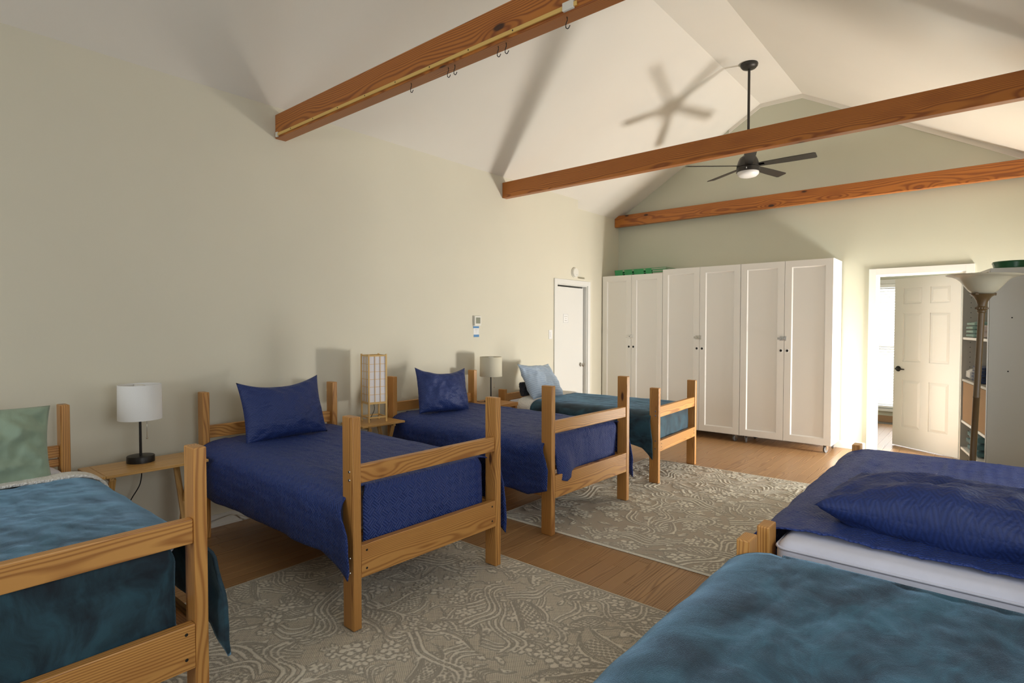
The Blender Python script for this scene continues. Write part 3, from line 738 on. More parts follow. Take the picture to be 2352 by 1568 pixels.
# ------------------------------------------------------------------ beds
def bed(xf, yc, L, W, rz, label, footz=1.025, headz=1.0, rail=(.706, .791), low=(.255, .412), hrail=(.68, .765), bolts=False, post=(.09, .045), extra=False, toprail=True, sr=.085):
    t = empty('bed_frame', (xf, yc, 0), rz, label, 'bed')
    px, py = post; h = W/2
    for (xx, zt) in ((-px, footz), (-L, headz)):
        for s in (-1, 1):
            y0, y1 = (h-py, h) if s > 0 else (-h, -h+py)
            wp = Matrix.Rotation(rz, 4, 'Z') @ Vector((xx+px/2, (y0+y1)/2, 0)) + Vector((xf, yc, 0))
            on = any(a-.03 < wp.x < b+.03 and c-.03 < wp.y < d+.03 for a, b, c, d in ((-3.185, -.14, .16, 2.665), (-2.86, .10, 3.22, 5.70)))
            box('leg', xx, xx+px, y0, y1, .0122 if on else 0, zt, M['pine'], t, bevel=.005, axis='z')
    if toprail: box('foot_rail', -.045, -.008, -h+py+.0005, h-py-.0005, rail[0], rail[1], M['pine'], t, bevel=.004, axis='y')
    box('foot_board', -.04, -.001, -h+py+.0005, h-py-.0005, low[0], low[1], M['pine'], t, bevel=.003, axis='y')
    if toprail: box('head_rail', -L+.02, -L+.058, -h+py+.0005, h-py-.0005, hrail[0], hrail[1], M['pine'], t, bevel=.004, axis='y')
    if extra: box('head_rail', -L+.012, -L+.05, -h+py+.0005, h-py-.0005, hrail[0]-.055, hrail[0]-.012, M['pine'], t, bevel=.004, axis='y')
    box('head_board', -L+.02, -L+.055, -h+py+.0005, h-py-.0005, low[0], low[1], M['pine'], t, bevel=.003, axis='y')
    for s in (-1, 1):
        y0, y1 = (h-.04, h-.003) if s > 0 else (-h+.003, -h+.04)
        box('side_rail', -L+px+.001, -px-.001, y0, y1, low[0]+sr, low[1]-.012, M['pine'], t, bevel=.003, axis='x')
    for k in range(9):
        xx = -L+px+.08+k*(L-2*px-.26)/8
        box('slat', xx, xx+.07, -h+.041, h-.041, low[1]-.04, low[1]-.022, M['pine'], t, bevel=.001, axis='y')
    if bolts:
        for z_ in (low[0]+.04, low[1]-.03): 
            for s in (-1, 1): lathe('screw', [(0, 0), (.006, 0), (.005, .001), (0, .0012)], M['dark'], t, 10, (-.001, s*(h-py-.03), z_), (0, PI/2, 0))
        for z_ in (low[0]+.03, low[0]+.1, rail[0]+.02, rail[0]+.06):
            lathe('bolt', [(0, 0), (.007, 0), (.006, .003), (0, .004)], M['chrome'], t, 10, (-.03, -h, z_), (PI/2, 0, 0))
    return t
def mattress(root, L, half, top, bot, x0, x1, label, mat=None):
    t = bpy.data.objects.new('mattress', None); COL.objects.link(t); t.matrix_world = root.matrix_world.copy()
    t.location = root.location; t.rotation_euler = root.rotation_euler; tag(t, label, 'mattress')
    half -= .012
    x1 -= .018 if x1 > -.12 else 0
    bm = bmesh.new(); bm_box(bm, x0, x1, -half, half, bot, top)
    me = bm_mesh('fitted_sheet', bm, .045, 4, True)
    link('fitted_sheet', me, mat or M['sheet'], t)
    # piped seams round the top and bottom edges
    for z_ in (top-.028, bot+.03):
        e = .006; c_ = .04; pts = []
        for (cx, cy, a0) in ((x1-c_, half-c_, 0), (x0+c_, half-c_, 90), (x0+c_, -half+c_, 180), (x1-c_, -half+c_, 270)):
            for q in range(5): a = R(a0+q*22.5); pts.append((cx+(c_-.001)*math.cos(a), cy+(c_-.001)*math.sin(a), z_))
        pts.append(pts[0]); tube('piping', pts, .005, mat or M['sheet'], t, 6)
    return t
def cover(name, root, mat, top, x0, x1, half, yout, hemL, hemR, footz, xflare, label, cat, seed=0, thick=.006, crease=True, wr=.008, parent=None, footcut=.0, side_cut=(1, 1), foot_fn=None, foot_bulge=None, puff=.01, rnd=.07, droprnd=.09):
    """hemL/hemR: list of (fraction along the length, hem z); local -y is left"""
    NS, NT = 26, 56; NX = 96 if x1-x0 > .5 else 18; NF = 22 if footz is not None else 0
    def interp(tab, t):
        for (a, va), (b, vb) in zip(tab, tab[1:]):
            if t <= b: return va+(vb-va)*max(0, (t-a)/(b-a))
        return tab[-1][1]
    V = []; C = []; idx = {}
    def n3(x, y, z, s): return nz(Vector((x*s+seed*3.1, y*s+seed*1.7, z*s)))
    rows = []
    for i in range(NS): rows.append(('L', 1-i/NS))
    for i in range(NT+1): rows.append(('T', -1+2*i/NT))
    for i in range(1, NS+1): rows.append(('R', i/NS))
    r = rnd; ie = half-r
    for ri, (sec, s) in enumerate(rows):
        nj = NX+1+(NF if sec == 'T' else 0)
        for j in range(nj):
            tx = min(j, NX)/NX; xx = x0+(x1-x0)*tx
            if sec == 'T':
                y = ie*s; z = top
                cu, cv = xx, y
                if j > NX:
                    q = (j-NX)/NF; rr_ = .05
                    hz_ = footz if foot_fn is None else foot_fn(y)
                    if q < .25:
                        a = q/.25*PI/2; xx = x1-0+rr_*math.sin(a)*.5; z = top-rr_*(1-math.cos(a))
                    else:
                        k2 = (q-.25)/.75; xx = x1+rr_*.5+.004*math.sin(9*y+seed)*k2; z = top-rr_-(top-rr_-hz_)*k2
                        if foot_bulge is not None: xx += .082*math.exp(-((y-foot_bulge)/.13)**2)*min(1, k2*1.25)
                    y = y*(1+.07*min(1, q*4)) if abs(y) > 0 else y
                    y = max(-half, min(half, y)); xx -= .022*(abs(y)/half)**10
                    cu = x1+(top-z)
                    xx += wr*1.2*n3(y*1.0, z, 0, 7)*min(1, q*4)
                else:
                    edge = min(1, (1-abs(s))*4+.15)
                    z += puff*(n3(xx, y, 0, 2.2))*edge + wr*.7*n3(xx*.8, y*2.2, 1, 7) + wr*.35*n3(xx, y*2, 3, 19)
                    if crease:
                        for cx_ in (.33, .66):
                            z += .004*math.exp(-((xx-(x0+(x1-x0)*cx_))/.008)**2)
                        z += .005*math.exp(-((y-.05*half-.01*math.sin(3*xx))/.009)**2)
                        z += .004*math.exp(-((abs(y)-.8*half)/.01)**2)
                    if x1-xx < .06 and NF: z -= .004*(1-(x1-xx)/.06)
            else:
                sg_ = -1 if sec == 'L' else 1
                tab = hemL if sec == 'L' else hemR
                hz_ = interp(tab, tx); xe = x1+xflare*min(1, s*1.6)
                if s < .3:
                    a = s/.3*PI/2; y = ie+(yout-ie)*math.sin(a); z = top-droprnd*(1-math.cos(a)); dr = a
                else:
                    k2 = (s-.3)/.7; y = yout+.012*k2*math.sin(5.5*xx+seed)+.006*k2*math.sin(13*xx+2*seed); z = top-droprnd-(top-droprnd-hz_)*k2
                y *= sg_
                xx = x0+(xe-x0)*tx
                cu, cv = xx, sg_*(ie+(top-z)+(abs(y)-ie)*.5)
                a_ = min(1, s*3)
                y += sg_*wr*1.3*n3(xx*1.1, z*2.0, sg_, 6)*a_
                z += wr*.5*n3(xx, y, 2, 8)*(1-s)
                if crease and .1 < s: y += sg_*.004*math.exp(-((z-(top-.17))/.008)**2)
            idx[(ri, j)] = len(V); V.append((xx, y, z)); C.append((cu, cv, 0) if sec != 'T' or j <= NX else (cu, y, 0))
    Fc = []
    for ri in range(len(rows)-1):
        a_sec, b_sec = rows[ri][0], rows[ri+1][0]
        nj = NX+(NF if (a_sec == 'T' and b_sec == 'T') else 0)
        for j in range(nj): Fc.append((idx[(ri, j)], idx[(ri, j+1)], idx[(ri+1, j+1)], idx[(ri+1, j)]))
    me = bpy.data.meshes.new(name); me.from_pydata(V, [], Fc); me.update(); me.shade_smooth()
    me.attributes.new('cc', 'FLOAT_VECTOR', 'POINT').data.foreach_set('vector', np.array(C, dtype=np.float32).ravel())
    me.attributes.new('gc', 'FLOAT_VECTOR', 'POINT')
    o = link(name, me, mat, parent)
    if parent is None:
        o.location = root.location; o.rotation_euler = root.rotation_euler; tag(o, label, cat)
    md = o.modifiers.new('thick', 'SOLIDIFY'); md.thickness = thick; md.offset = 1
    return o

def pillow(name, mat, w_, h_, th, loc, rz, lean, roll, label, seed, pe=.62, ears=.12, dip=.05, wr=.012, sag=.0, group=None):
    """lies in local YZ (y = width, z = height), thickness along x; base at z=0"""
    N, K = 44, 34; V = []; C = []; Fc = []
    for side in (1, -1):
        for i in range(N+1):
            for j in range(K+1):
                u = -1+2*i/N; v = -1+2*j/K
                # square to cushion outline with drawn-in edges and pointed corners
                yy = u*w_/2*(1-ears*(1-v*v)*abs(u)**2); zz = v*h_/2*(1-(ears+(dip/h_*2 if v > 0 else 0))*(1-u*u)*abs(v)**2)
                pf = (max(0, 1-abs(u)**2.6)*max(0, 1-abs(v)**2.6))**pe
                belly = 1+.25*(-v)*.6
                xx = side*th/2*pf*belly
                nn = nz(Vector((u*2.2+seed, v*2.2, side*2)))*wr*1.3+nz(Vector((u*6+seed, v*5, side*2)))*wr*.7+nz(Vector((u*13+seed, v*12, side)))*wr*.3
                # pinched folds running in from the corners
                for cu_, cv_ in ((1, 1), (-1, 1), (1, -1), (-1, -1)):
                    dd = math.hypot(u-cu_, v-cv_); aa = math.atan2(v-cv_, u-cu_)
                    nn += .006*math.sin(aa*9+seed)*math.exp(-dd*1.6)
                xx += side*nn*min(1, pf*2.2)
                xx += sag*(v*v)*.0
                V.append((xx, yy, zz+h_/2)); C.append((yy, zz, 0))
    W1 = (N+1)*(K+1)
    for sd in (0, 1):
        for i in range(N):
            for j in range(K):
                a = sd*W1+i*(K+1)+j; q = (a, a+K+1, a+K+2, a+1)
                Fc.append(q if sd == 0 else q[::-1])
    bm = bmesh.new(); lay = bm.verts.layers.float_vector.new('cc'); vs = [bm.verts.new(p) for p in V]
    for v_, c_ in zip(vs, C): v_[lay] = c_
    for f in Fc: bm.faces.new([vs[i] for i in f])
    bmesh.ops.remove_doubles(bm, verts=bm.verts, dist=.0008); bmesh.ops.recalc_face_normals(bm, faces=bm.faces)
    me = bpy.data.meshes.new(name); bm.to_mesh(me); bm.free(); me.shade_smooth()
    o = link(name, me, mat, None, loc); o.rotation_euler = Matrix.Rotation(rz, 4, 'Z').__matmul__(Matrix.Rotation(lean, 4, 'Y')).__matmul__(Matrix.Rotation(roll, 4, 'X')).to_euler()
    return tag(o, label, 'pillow', group)

# left row, bed 1 (teal, nearest)
B1 = bed(-2.14, .333, 1.98, 1.005, 0, 'pine bed frame at the left edge, nearest the camera, under a teal blanket', footz=1.02, low=(.235, .395), rail=(.68, .768), hrail=(.70, .765), bolts=True, extra=True)
mattress(B1, 1.98, .455, .655, .41, -1.96, -.115, 'mattress with white sheet on the bed at the left edge')
BL1 = cover('blanket', B1, M['teal'], .672, -1.40, -.088, .455, .535, [(0, .36), (1, .36)], [(0, .36), (.8, .40), (.93, .34), (1, .25)], .372, .13,
      'shiny teal plush blanket with white fleece edge on the bed at the left edge', 'blanket', 1, .012, False, .008)
cover('fleece_trim', B1, M['sherpa'], .684, -1.50, -1.39, .455, .545, [(0, .40), (1, .40)], [(0, .40), (1, .40)], None, 0, None, None, 2, .014, False, .004, parent=BL1)
pillow('pillow', M['sage'], .62, .41, .20, (-3.62, .37, .66), R(3), R(-17), R(-3), 'sage green wrinkled pillow leaning at the head of the left-edge bed', 3.3, wr=.026, ears=.06, dip=.0)

# bed 2 (navy)
B2 = bed(-2.25, 2.035, 1.896, 1.02, R(-1.3), 'pine bed frame under a navy quilt between the white lamp and the paper lantern', bolts=True)
mattress(B2, 1.896, .455, .655, .42, -1.84, -.115, 'mattress of the second bed from the left, hidden by its navy quilt')
cover('quilt', B2, M['quilt'], .668, -1.80, -.09, .455, .545, [(0, .335), (.4, .33), (.88, .36), (.93, .33), (1, .27)], [(0, .33), (.85, .34), (.94, .28), (1, .20)], .385, .10,
      'navy basket-stitched quilt on the bed between white lamp and paper lantern', 'quilt', 4)
pillow('pillow', M['quiltp'], .585, .43, .20, (-3.75, 2.01, .667), R(-4), R(-17), R(2), 'navy quilted pillow propped up on the bed left of the paper lantern', 5.1, ears=.06, dip=.05)

# bed 3 (navy)
B3 = bed(-2.284, 3.665, 1.87, 1.06, R(-1.2), 'pine bed frame under a navy quilt, right of the paper lantern', footz=1.04, bolts=False, sr=.01)
mattress(B3, 1.87, .475, .655, .42, -1.82, -.115, 'mattress of the navy bed right of the paper lantern')
def f3(y): return .39-.04*max(0, 1-abs(y+.33)/.13)
cover('quilt', B3, M['quilt'], .668, -1.78, -.09, .475, .565, [(0, .33), (.7, .28), (.9, .27), (1, .33)], [(0, .33), (.85, .34), (.94, .27), (1, .19)], .41, .095,
      'rumpled navy quilt on the bed right of the paper lantern', 'quilt', 8, wr=.013, foot_fn=f3, foot_bulge=-.33)
pillow('pillow', M['quiltp'], .53, .42, .20, (-3.78, 3.53, .667), R(-12), R(-17), R(-3), 'navy quilted pillow propped up on the bed right of the paper lantern', 7.7, ears=.06, dip=.05)

# bed 4 (teal)
B4 = bed(-2.33, 5.30, 1.87, 1.01, R(3.1), 'lower pine bed frame under a teal blanket in front of the white wardrobes', footz=.888, headz=.755, rail=(.615, .712), low=(.30, .40), hrail=(.60, .70), bolts=True)
mattress(B4, 1.87, .455, .635, .41, -1.80, -.115, 'mattress of the teal bed in front of the wardrobes')
BL4 = cover('blanket', B4, M['teal'], .652, -1.42, -.088, .455, .535, [(0, .42), (.6, .42), (.93, .33), (1, .23)], [(0, .42), (1, .38)], .37, .04,
      'teal plush blanket on the bed in front of the white wardrobes', 'blanket', 12, .012, False, .009)
cover('fleece_trim', B4, M['sherpa'], .664, -1.60, -1.41, .455, .545, [(0, .45), (1, .45)], [(0, .45), (1, .45)], None, 0, None, None, 13, .014, False, .004, parent=BL4)
pillow('pillow', M['stripe'], .58, .44, .19, (-3.72, 5.04, .66), R(2), R(-33), R(-3), 'pale blue striped pillow leaning at the head of the far teal bed', 9.4, ears=.07, dip=.02, wr=.016)
t = pillow('folded_garment', M['dressed'], .13, .16, .09, (-3.95, 4.91, .675), R(5), R(-14), 0, 'small dark cloth bundle behind the pale blue pillow', 2.2, pe=.5, ears=0, dip=0)
t['category'] = 'cloth'

# right beds lie along the right wall
B5 = bed(-.148, 4.175, 1.985, 1.015, R(90), 'low pine bed frame along the right wall under a navy quilt', footz=.71, headz=.71, low=(.26, .41), toprail=False)
mattress(B5, 1.985, .458, .672, .41, -1.985, -.05, 'mattress with lilac white fitted sheet showing at the end of the right navy bed')
cover('quilt', B5, M['quilt'], .688, -1.89, -.075, .458, .555, [(0, .35), (1, .35)], [(0, .35), (1, .35)], .42, .0,
      'navy quilt on the right bed, turned back from the white sheet', 'quilt', 21, wr=.012, puff=.012)
pb = pillow('pillow', M['quiltp'], .88, .48, .235, (0, 0, 0), 0, 0, 0, 'navy quilted pillow lying flat on the right bed', 11.3, pe=.5, ears=.05, dip=0.0, wr=.022)
pb.rotation_euler = (Matrix.Rotation(R(-4), 4, 'Z') @ Matrix.Rotation(R(90), 4, 'Z') @ Matrix.Rotation(R(90), 4, 'Y')).to_euler(); pb.location = (-.07, 2.37, .765)
B6 = bed(-.148, 2.095, 1.985, 1.04, R(90), 'low pine bed frame under a teal blanket in the bottom right corner', footz=.71, headz=.71, low=(.26, .41), toprail=False)
mattress(B6, 1.985, .46, .665, .41, -1.96, -.06, 'mattress hidden by the teal blanket in the bottom right corner')
cover('blanket', B6, M['teal'], .682, -1.95, -.10, .462, .56, [(0, .3), (1, .3)], [(0, .3), (1, .3)], .42, .0,
      'dark teal plush blanket filling the bottom right corner', 'blanket', 31, .012, False, .010, puff=.016, rnd=.10, droprnd=.12)

# ------------------------------------------------------------------ bedside tables and lamps
def tray_table(x0, x1, y0, y1, zt, rz, label):
    """folding tray: x0 front (room side), x1 wall side"""
    cx, cy = (x0+x1)/2, (y0+y1)/2; D_, W_ = abs(x1-x0), abs(y1-y0)
    t = empty('tray_table', (cx, cy, 0), rz, label, 'table')
    e = .055; n_ = 5
    box('edge_board', -D_/2, D_/2, -W_/2, -W_/2+e, zt-.017, zt, M['bamboo'], t, bevel=.004, axis='x')
    box('edge_board', -D_/2, D_/2, W_/2-e, W_/2, zt-.017, zt, M['bamboo'], t, bevel=.004, axis='x')
    sw = D_/n_
    for k in range(n_): box('top_board', -D_/2+k*sw+.0005, -D_/2+(k+1)*sw-.0005, -W_/2+e+.0005, W_/2-e-.0005, zt-.016, zt-.0005, M['bamboo'], t, bevel=.0012, axis='y')
    box('catch_block', -D_/2+.09, D_/2-.09, .0, .10, zt-.037, zt-.018, M['bamboo'], t, bevel=.002, axis='y')
    for s in (-1, 1):
        box('cleat', -D_/2+.03, D_/2-.03, s*(W_/2-.09)-.012, s*(W_/2-.09)+.012, zt-.04, zt-.018, M['bamboo'], t, axis='x')
    for s, xo in ((-1, .115), (1, .095)):
        for sx in (-1, 1):
            beam_between('leg', (-sx*(xo+.03), s*(W_/2-.09)+sx*.010, .006), (sx*xo, s*(W_/2-.09)+sx*.010, zt-.035), .034, .016, M['bamboo'], t)
    for s in (-1, 1): beam_between('stretcher', (s*.105, -W_/2+.10, .10), (s*.105, W_/2-.10, .10), .014, .025, M['bamboo'], t)
    return t
tray_table(-3.765, -4.11, .882, 1.482, .61, 0, 'light wood folding tray table under the white shaded lamp')
tray_table(-3.850, -4.17, 2.70, 3.125, .64, R(-1.5), 'light wood folding tray table under the paper lantern')
t = empty('night_stand', (-3.99, 4.39, 0), R(2), 'square honey wood night stand beside the far teal bed', 'table')
box('top_board', -.20, .20, -.16, .195, .618, .655, M['stool'], t, bevel=.003, axis='y')
box('side_board', -.19, .19, -.155, -.125, 0, .618, M['stool'], t, bevel=.003, axis='z'); box('side_board', -.19, .19, .16, .19, 0, .618, M['stool'], t, bevel=.003, axis='z')
box('shelf', -.185, .185, -.124, .159, .16, .18, M['stool'], t, bevel=.002, axis='y'); box('back_board', -.19, -.178, -.124, .159, .18, .618, M['stool'], t, bevel=.001, axis='y')

def table_lamp(x, y, z, hs, rs_, top, pole_r, base_r, mat, label, chain=True, base=True):
    t = empty('table_lamp', (x, y, z), 0, label, 'lamp')
    if base: lathe('base', [(0, 0), (base_r, 0), (base_r, .036), (base_r-.002, .039), (base_r-.006, .04), (0, .04)], M['dark'], t, 40)
    else: lathe('base', [(0, 0), (base_r, 0), (base_r, .012), (0, .014)], M['dark'], t, 40)
    lathe('pole', [(0, .012), (pole_r, .012), (pole_r*.9, top-.06), (0, top-.06)], M['dark'], t, 20)
    lathe('socket', [(0, top-.09), (.017, top-.09), (.017, top-.04), (0, top-.04)], M['dark'], t, 20)
    h = hs
    sh = lathe('lamp_shade', [(rs_, top-h), (rs_*.985, top), (rs_*.985-.002, top), (rs_-.002, top-h)], mat, t, 56, cap=False)
    bm = bmesh.new()
    tube('shade_spider', [(-rs_*.97, 0, top-.01), (0, 0, top-.025), (rs_*.97, 0, top-.01)], .0018, M['chrome'], t, 6)
    tube('shade_spider', [(0, -rs_*.97, top-.01), (0, 0, top-.025), (0, rs_*.97, top-.01)], .0018, M['chrome'], t, 6)
    lathe('bulb', [(0, top-.05), (.014, top-.045), (.028, top-.02), (.03, top-.005), (.02, top+.0), (0, top+.0)], M['paper'], t, 20)
    if chain:
        c_ = tube('pull_chain', [(.02, .03, top-h+.02), (.02, .03, top-h-.06), (.02, .03, top-h-.115)], .0012, M['chrome'], t, 6)
        lathe('chain_ball', [(0, -.006), (.004, -.004), (.006, 0), (.004, .004), (0, .006)], M['chrome'], t, 14, (.02, .03, top-h-.12))
    return t
table_lamp(-4.02, 1.182, .61, .215, .118, .48, .0075, .075, M['shade'], 'white drum shade table lamp on the left tray table')
t = empty('power_cord', (-4.16, 1.26, .60), 0, 'black lamp cord hanging down below the left tray table', 'cord')
tube('cord', spline([(.10, -.05, .0), (.045, -.045, -.01), (.03, -.04, -.06), (.02, -.05, -.16), (-.02, -.09, -.26), (-.05, -.12, -.36), (-.05, -.15, -.50), (-.04, -.1, -.585), (-.05, .1, -.59)], 8), .0035, M['black_cord'], t, 8)
table_lamp(-4.03, 4.42, .655, .205, .118, .475, .007, .07, M['shade2'], 'cream drum shade table lamp on the honey wood night stand', base=False)
t = empty('power_cord', (-4.10, 4.30, .656), 0, 'short black cord curling on the night stand', 'cord')
tube('cord', spline([(.06, .06, .004), (.02, .0, .004), (-.03, -.02, .02), (-.06, .0, .004)], 8), .0028, M['black_cord'], t, 6)
t = empty('power_cord', (-4.2, 1.75, .001), 0, 'pale cable lying against the baseboard under the second bed', 'cord')
tube('cord', spline([(.01, -.2, .004), (-.03, -.05, .045), (-.04, .1, .06), (.0, .22, .005), (.06, .32, .004), (-.0, .5, .004)], 8), .004, M['plastic'], t, 8)

# paper lantern
t = empty('paper_lantern', (-4.02, 2.925, .641), R(-13), 'tall square wood lattice lantern with white paper sides', 'lamp')
S = .168; H = .575; p_ = .013; h = S/2
for sx in (-1, 1):
    for sy in (-1, 1):
        box('corner_post', sx*h-(p_ if sx > 0 else 0), sx*h+(0 if sx > 0 else p_), sy*h-(p_ if sy > 0 else 0), sy*h+(0 if sy > 0 else p_), 0, H, M['lampwood'], t, bevel=.0015, axis='z')
i = h-p_
zb_, zt_ = .172, .556
for k in range(4):
    s = empty('lattice_side', (0, 0, 0), R(90*k)); s.parent = t
    for z0, z1 in ((zb_-.018, zb_), (zt_, zt_+.012), (.036, .048)): box('crossbar', -i, i, -h+.002, -h+.011, z0, z1, M['lampwood'], s, bevel=.001, axis='x')
    box('paper', -i, i, -h+.008, -h+.009, zb_, zt_, M['shoji'], s, bevel=0)
    for q in (1, 2): xx = -i+2*i*q/3; box('lattice_bar', xx-.0022, xx+.0022, -h+.0035, -h+.008, zb_, zt_, M['lampwood'], s, bevel=0, axis='z')
    for q in range(1, 6): zz = zb_+(zt_-zb_)*q/6; box('lattice_bar', -i, i, -h+.0045, -h+.008, zz-.0015, zz+.0015, M['lampwood'], s, bevel=0, axis='x')
box('socket_bar', -i, i, -.01, .01, zb_-.016, zb_-.006, M['lampwood'], t, axis='x')
lathe('socket', [(0, zb_-.03), (.014, zb_-.03), (.014, zb_+.03), (0, zb_+.03)], M['dark'], t, 16)
tube('cord', spline([(0, 0, zb_-.03), (.01, 0, .10), (-.01, -.02, .04), (-.04, -.03, .006), (-.07, .0, .005)], 8), .0025, M['black_cord'], t, 6)

# ------------------------------------------------------------------ open wardrobe at the right
wr_ = math.atan2(.179, .9)
OW = empty('open_wardrobe', (-.0113, 5.30, 0), wr_, 'open doorless wardrobe with shelves and a grey side panel at the right edge', 'cabinet')
OL, OD, OH = .918, .37, 1.868
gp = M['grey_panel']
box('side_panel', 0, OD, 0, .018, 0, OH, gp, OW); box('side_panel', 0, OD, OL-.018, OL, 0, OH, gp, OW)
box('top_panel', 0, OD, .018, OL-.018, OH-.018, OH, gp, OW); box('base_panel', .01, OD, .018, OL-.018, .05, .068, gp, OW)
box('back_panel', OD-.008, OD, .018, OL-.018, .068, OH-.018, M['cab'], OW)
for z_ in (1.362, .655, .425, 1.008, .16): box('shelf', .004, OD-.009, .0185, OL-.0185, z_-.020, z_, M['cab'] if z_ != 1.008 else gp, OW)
for k in range(44):
    z_ = .10+k*.042
    if min(abs(z_-q) for q in (1.352, .645, .415, .998, .15)) < .02: continue
    lathe('pin_hole', [(0, 0), (.0032, 0), (.003, .0006), (0, .0006)], M['hole'], OW, 8, (.055, OL-.018, z_), (PI/2, 0, 0))
for (x_, z_) in ((.125, 1.515), (.110, 1.135), (.27, 1.122)): lathe('screw_hole', [(0, 0), (.005, 0), (.005, .0006), (0, .0006)], M['hole'], OW, 10, (x_, 0, z_), (PI/2, 0, 0))
tube('door_edge_strip', [(-.004, .009, .02), (-.004, .009, OH-.02)], .004, M['cab'], OW, 6)
def on_wardrobe(name, lx, ly, z, label, cat, rz=0, group=None):
    p = Matrix.Rotation(wr_, 4, 'Z') @ Vector((lx, ly, 0)); return empty(name, (OW.location.x+p.x, OW.location.y+p.y, z), wr_+rz, label, cat, group)
t = on_wardrobe('cardboard_box', .16, OL/2, .6555, 'plain brown cardboard box on the lower shelf of the open wardrobe', 'box')
box('carton', -.15, .17, -.43, .43, 0, .325, M['card'], t, bevel=.003); box('carton_flap', -.152, .0, -.43, .43, .3255, .329, M['card'], t, bevel=.001)
def folded(name, mat, n, dx, dy, hh, lx, ly, z, label, seed, rz=0):
    t = on_wardrobe(name, lx, ly, z, label, 'cloth', rz)
    rs = random.Random(seed); zz = 0
    for k in range(n):
        bm = bmesh.new(); w1, w2 = dx*rs.uniform(.9, 1), dy*rs.uniform(.9, 1)
        bm_box(bm, -w1/2, w1/2, -w2/2, w2/2, zz, zz+hh-.001)
        bmesh.ops.subdivide_edges(bm, edges=list(bm.edges), cuts=5, use_grid_fill=True)
        for v in bm.verts:
            c = Vector((0, 0, zz+hh/2)); q = v.co-c
            e_ = max(abs(q.x)/(w1/2), abs(q.y)/(w2/2)); rnd_ = max(0, (e_-.75)/.25)
            v.co.z = c.z+q.z*(1-.45*rnd_**2)+.004*nz(v.co*22+Vector((seed, k, 0)))
            v.co.x += .006*nz(v.co*14+Vector((seed, k, 5))); v.co.y += .006*nz(v.co*14+Vector((seed, k, 9)))
        link('fold', bm_mesh('fold', bm, smooth=True), mat, t); zz += hh
    return t
folded('folded_towel', M['towel_g'], 4, .22, .30, .032, .12, .70, 1.363, 'mint green folded towels on the top shelf of the open wardrobe', 3)
folded('folded_towel', M['towel_p'], 2, .20, .20, .05, .13, .42, 1.363, 'pale pink folded cloth on the top shelf, right of the mint towels', 5)
folded('folded_clothes', M['towel_n'], 5, .22, .34, .026, .13, .50, 1.0085, 'dark navy folded clothes on the shelf above the cardboard box', 7)
folded('folded_cloth', M['paper'], 1, .18, .18, .09, .11, .79, 1.0085, 'white rolled cloth beside the navy clothes above the cardboard box', 9)
folded('folded_blanket', M['towel_t'], 3, .24, .40, .055, .14, .58, .4255, 'teal folded blankets on the lowest shelf of the open wardrobe', 11)
folded('folded_blanket', M['towel_n'], 1, .12, .16, .06, .2, .2, .4025, 'small navy cloth on top of the teal folded blankets', 13) if False else None
t = on_wardrobe('round_tin', .15, .13, OH+.0005, 'shallow round dark green tub on top of the open wardrobe near its front panel', 'tub')
lathe('tub_body', [(0, 0), (.105, 0), (.112, .034), (.113, .038), (.108, .038), (.102, .004), (0, .004)], M['dgreen'], t, 48)
lathe('tub_lid', [(0, .036), (.114, .036), (.116, .044), (.112, .052), (0, .054)], M['dgreen'], t, 48)
t = on_wardrobe('round_tin', .15, .66, OH+.0005, 'flat dark green lid farther back on top of the open wardrobe', 'lid')
lathe('tub_lid', [(0, 0), (.13, 0), (.134, .014), (.128, .018), (0, .02)], M['dgreen'], t, 48)

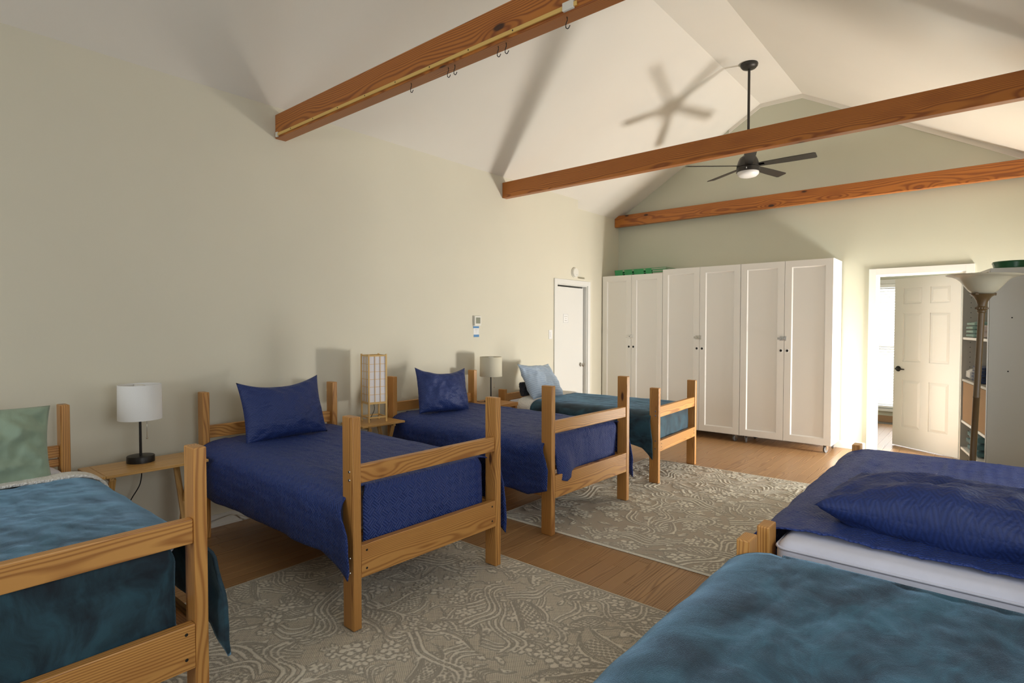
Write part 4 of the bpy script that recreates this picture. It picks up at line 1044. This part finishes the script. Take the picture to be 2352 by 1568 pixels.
# ------------------------------------------------------------------ torchiere floor lamp
def ony(px, py, Y):
    d = rt2*(px-1176)/F_PX-up2*(py-784)/F_PX+fw; return CAMLOC+d*((Y-CAMLOC.y)/d.y)
YL = 4.62
pb_, pt_ = ony(2234, 1058, YL), ony(2256, 690, YL)
dirv = (pt_-pb_).normalized(); base = pb_-dirv*(pb_.z/dirv.z)
t = empty('floor_lamp', base, 0, 'bronze torchiere floor lamp with a frosted glass bowl, leaning slightly right', 'lamp')
t.rotation_euler = dirv.to_track_quat('Z', 'Y').to_euler()
Ht = (ony(2262, 632, YL).z)/dirv.z
lathe('base', [(0, 0), (.135, 0), (.138, .012), (.12, .022), (.06, .032), (.028, .05), (.022, .07), (0, .07)], M['bronze'], t, 48)
hp = Ht-.215
lathe('pole', [(0, .05), (.0175, .05), (.0175, .55), (.0185, .552), (.0185, .56), (.0175, .562), (.0175, 1.0), (.0185, 1.002), (.0185, 1.01), (.0175, 1.012), (.0175, hp-.02), (0, hp-.02)], M['bronze'], t, 28)
lathe('collar', [(.018, hp-.02), (.024, hp-.015), (.022, hp-.005), (.028, hp), (.032, hp+.008), (.028, hp+.018), (.023, hp+.022), (.024, hp+.035), (.03, hp+.055), (.045, hp+.08), (.06, hp+.092), (.064, hp+.098), (.05, hp+.098), (0, hp+.09)], M['bronze'], t, 40)
for k in range(14):
    a = 2*PI*k/14; lathe('bead', [(0, -.008), (.005, -.004), (.006, 0), (.005, .004), (0, .008)], M['bronze'], t, 8, (.029*math.cos(a), .029*math.sin(a), hp+.009))
for k in range(3):
    a = 2*PI*k/3+.6; box('claw', -.006, .006, -.008, .008, 0, .016, M['bronze'], t, bevel=.002).location = (.06*math.cos(a), .06*math.sin(a), hp+.09)
zb2 = hp+.095
bwl = lathe('glass_bowl', [(0, zb2), (.045, zb2), (.062, zb2+.006), (.088, zb2+.028), (.112, zb2+.058), (.132, zb2+.082), (.155, zb2+.100), (.185, zb2+.112), (.214, zb2+.117), (.219, zb2+.121), (.214, zb2+.124), (.183, zb2+.119), (.15, zb2+.106), (.124, zb2+.085), (.10, zb2+.055), (.075, zb2+.025), (0, zb2+.006)], M['glass'], t, 64)
for v in bwl.data.vertices: v.co.x *= .88; v.co.y *= .88

# repeats carry the same group phrase
GROUPS = {'ceiling_beam': 'timber ceiling beams', 'wardrobe': 'white wardrobes along the back wall', 'patterned_rug': 'beige patterned rugs', 'bed_frame': 'pine beds of the dormitory',
          'mattress': 'mattresses on the beds', 'quilt': 'navy quilts', 'blanket': 'teal plush blankets', 'pillow': 'pillows on the beds', 'tray_table': 'folding tray tables between the beds',
          'table_lamp': 'drum shade table lamps', 'power_cord': 'power cords by the left wall', 'folded_towel': 'folded linen in the open wardrobe', 'round_tin': 'green tubs on the open wardrobe'}
for o in bpy.data.objects:
    k = o.name.split('.')[0]
    if o.parent is None and 'label' in o and 'group' not in o and k in GROUPS: o['group'] = GROUPS[k]
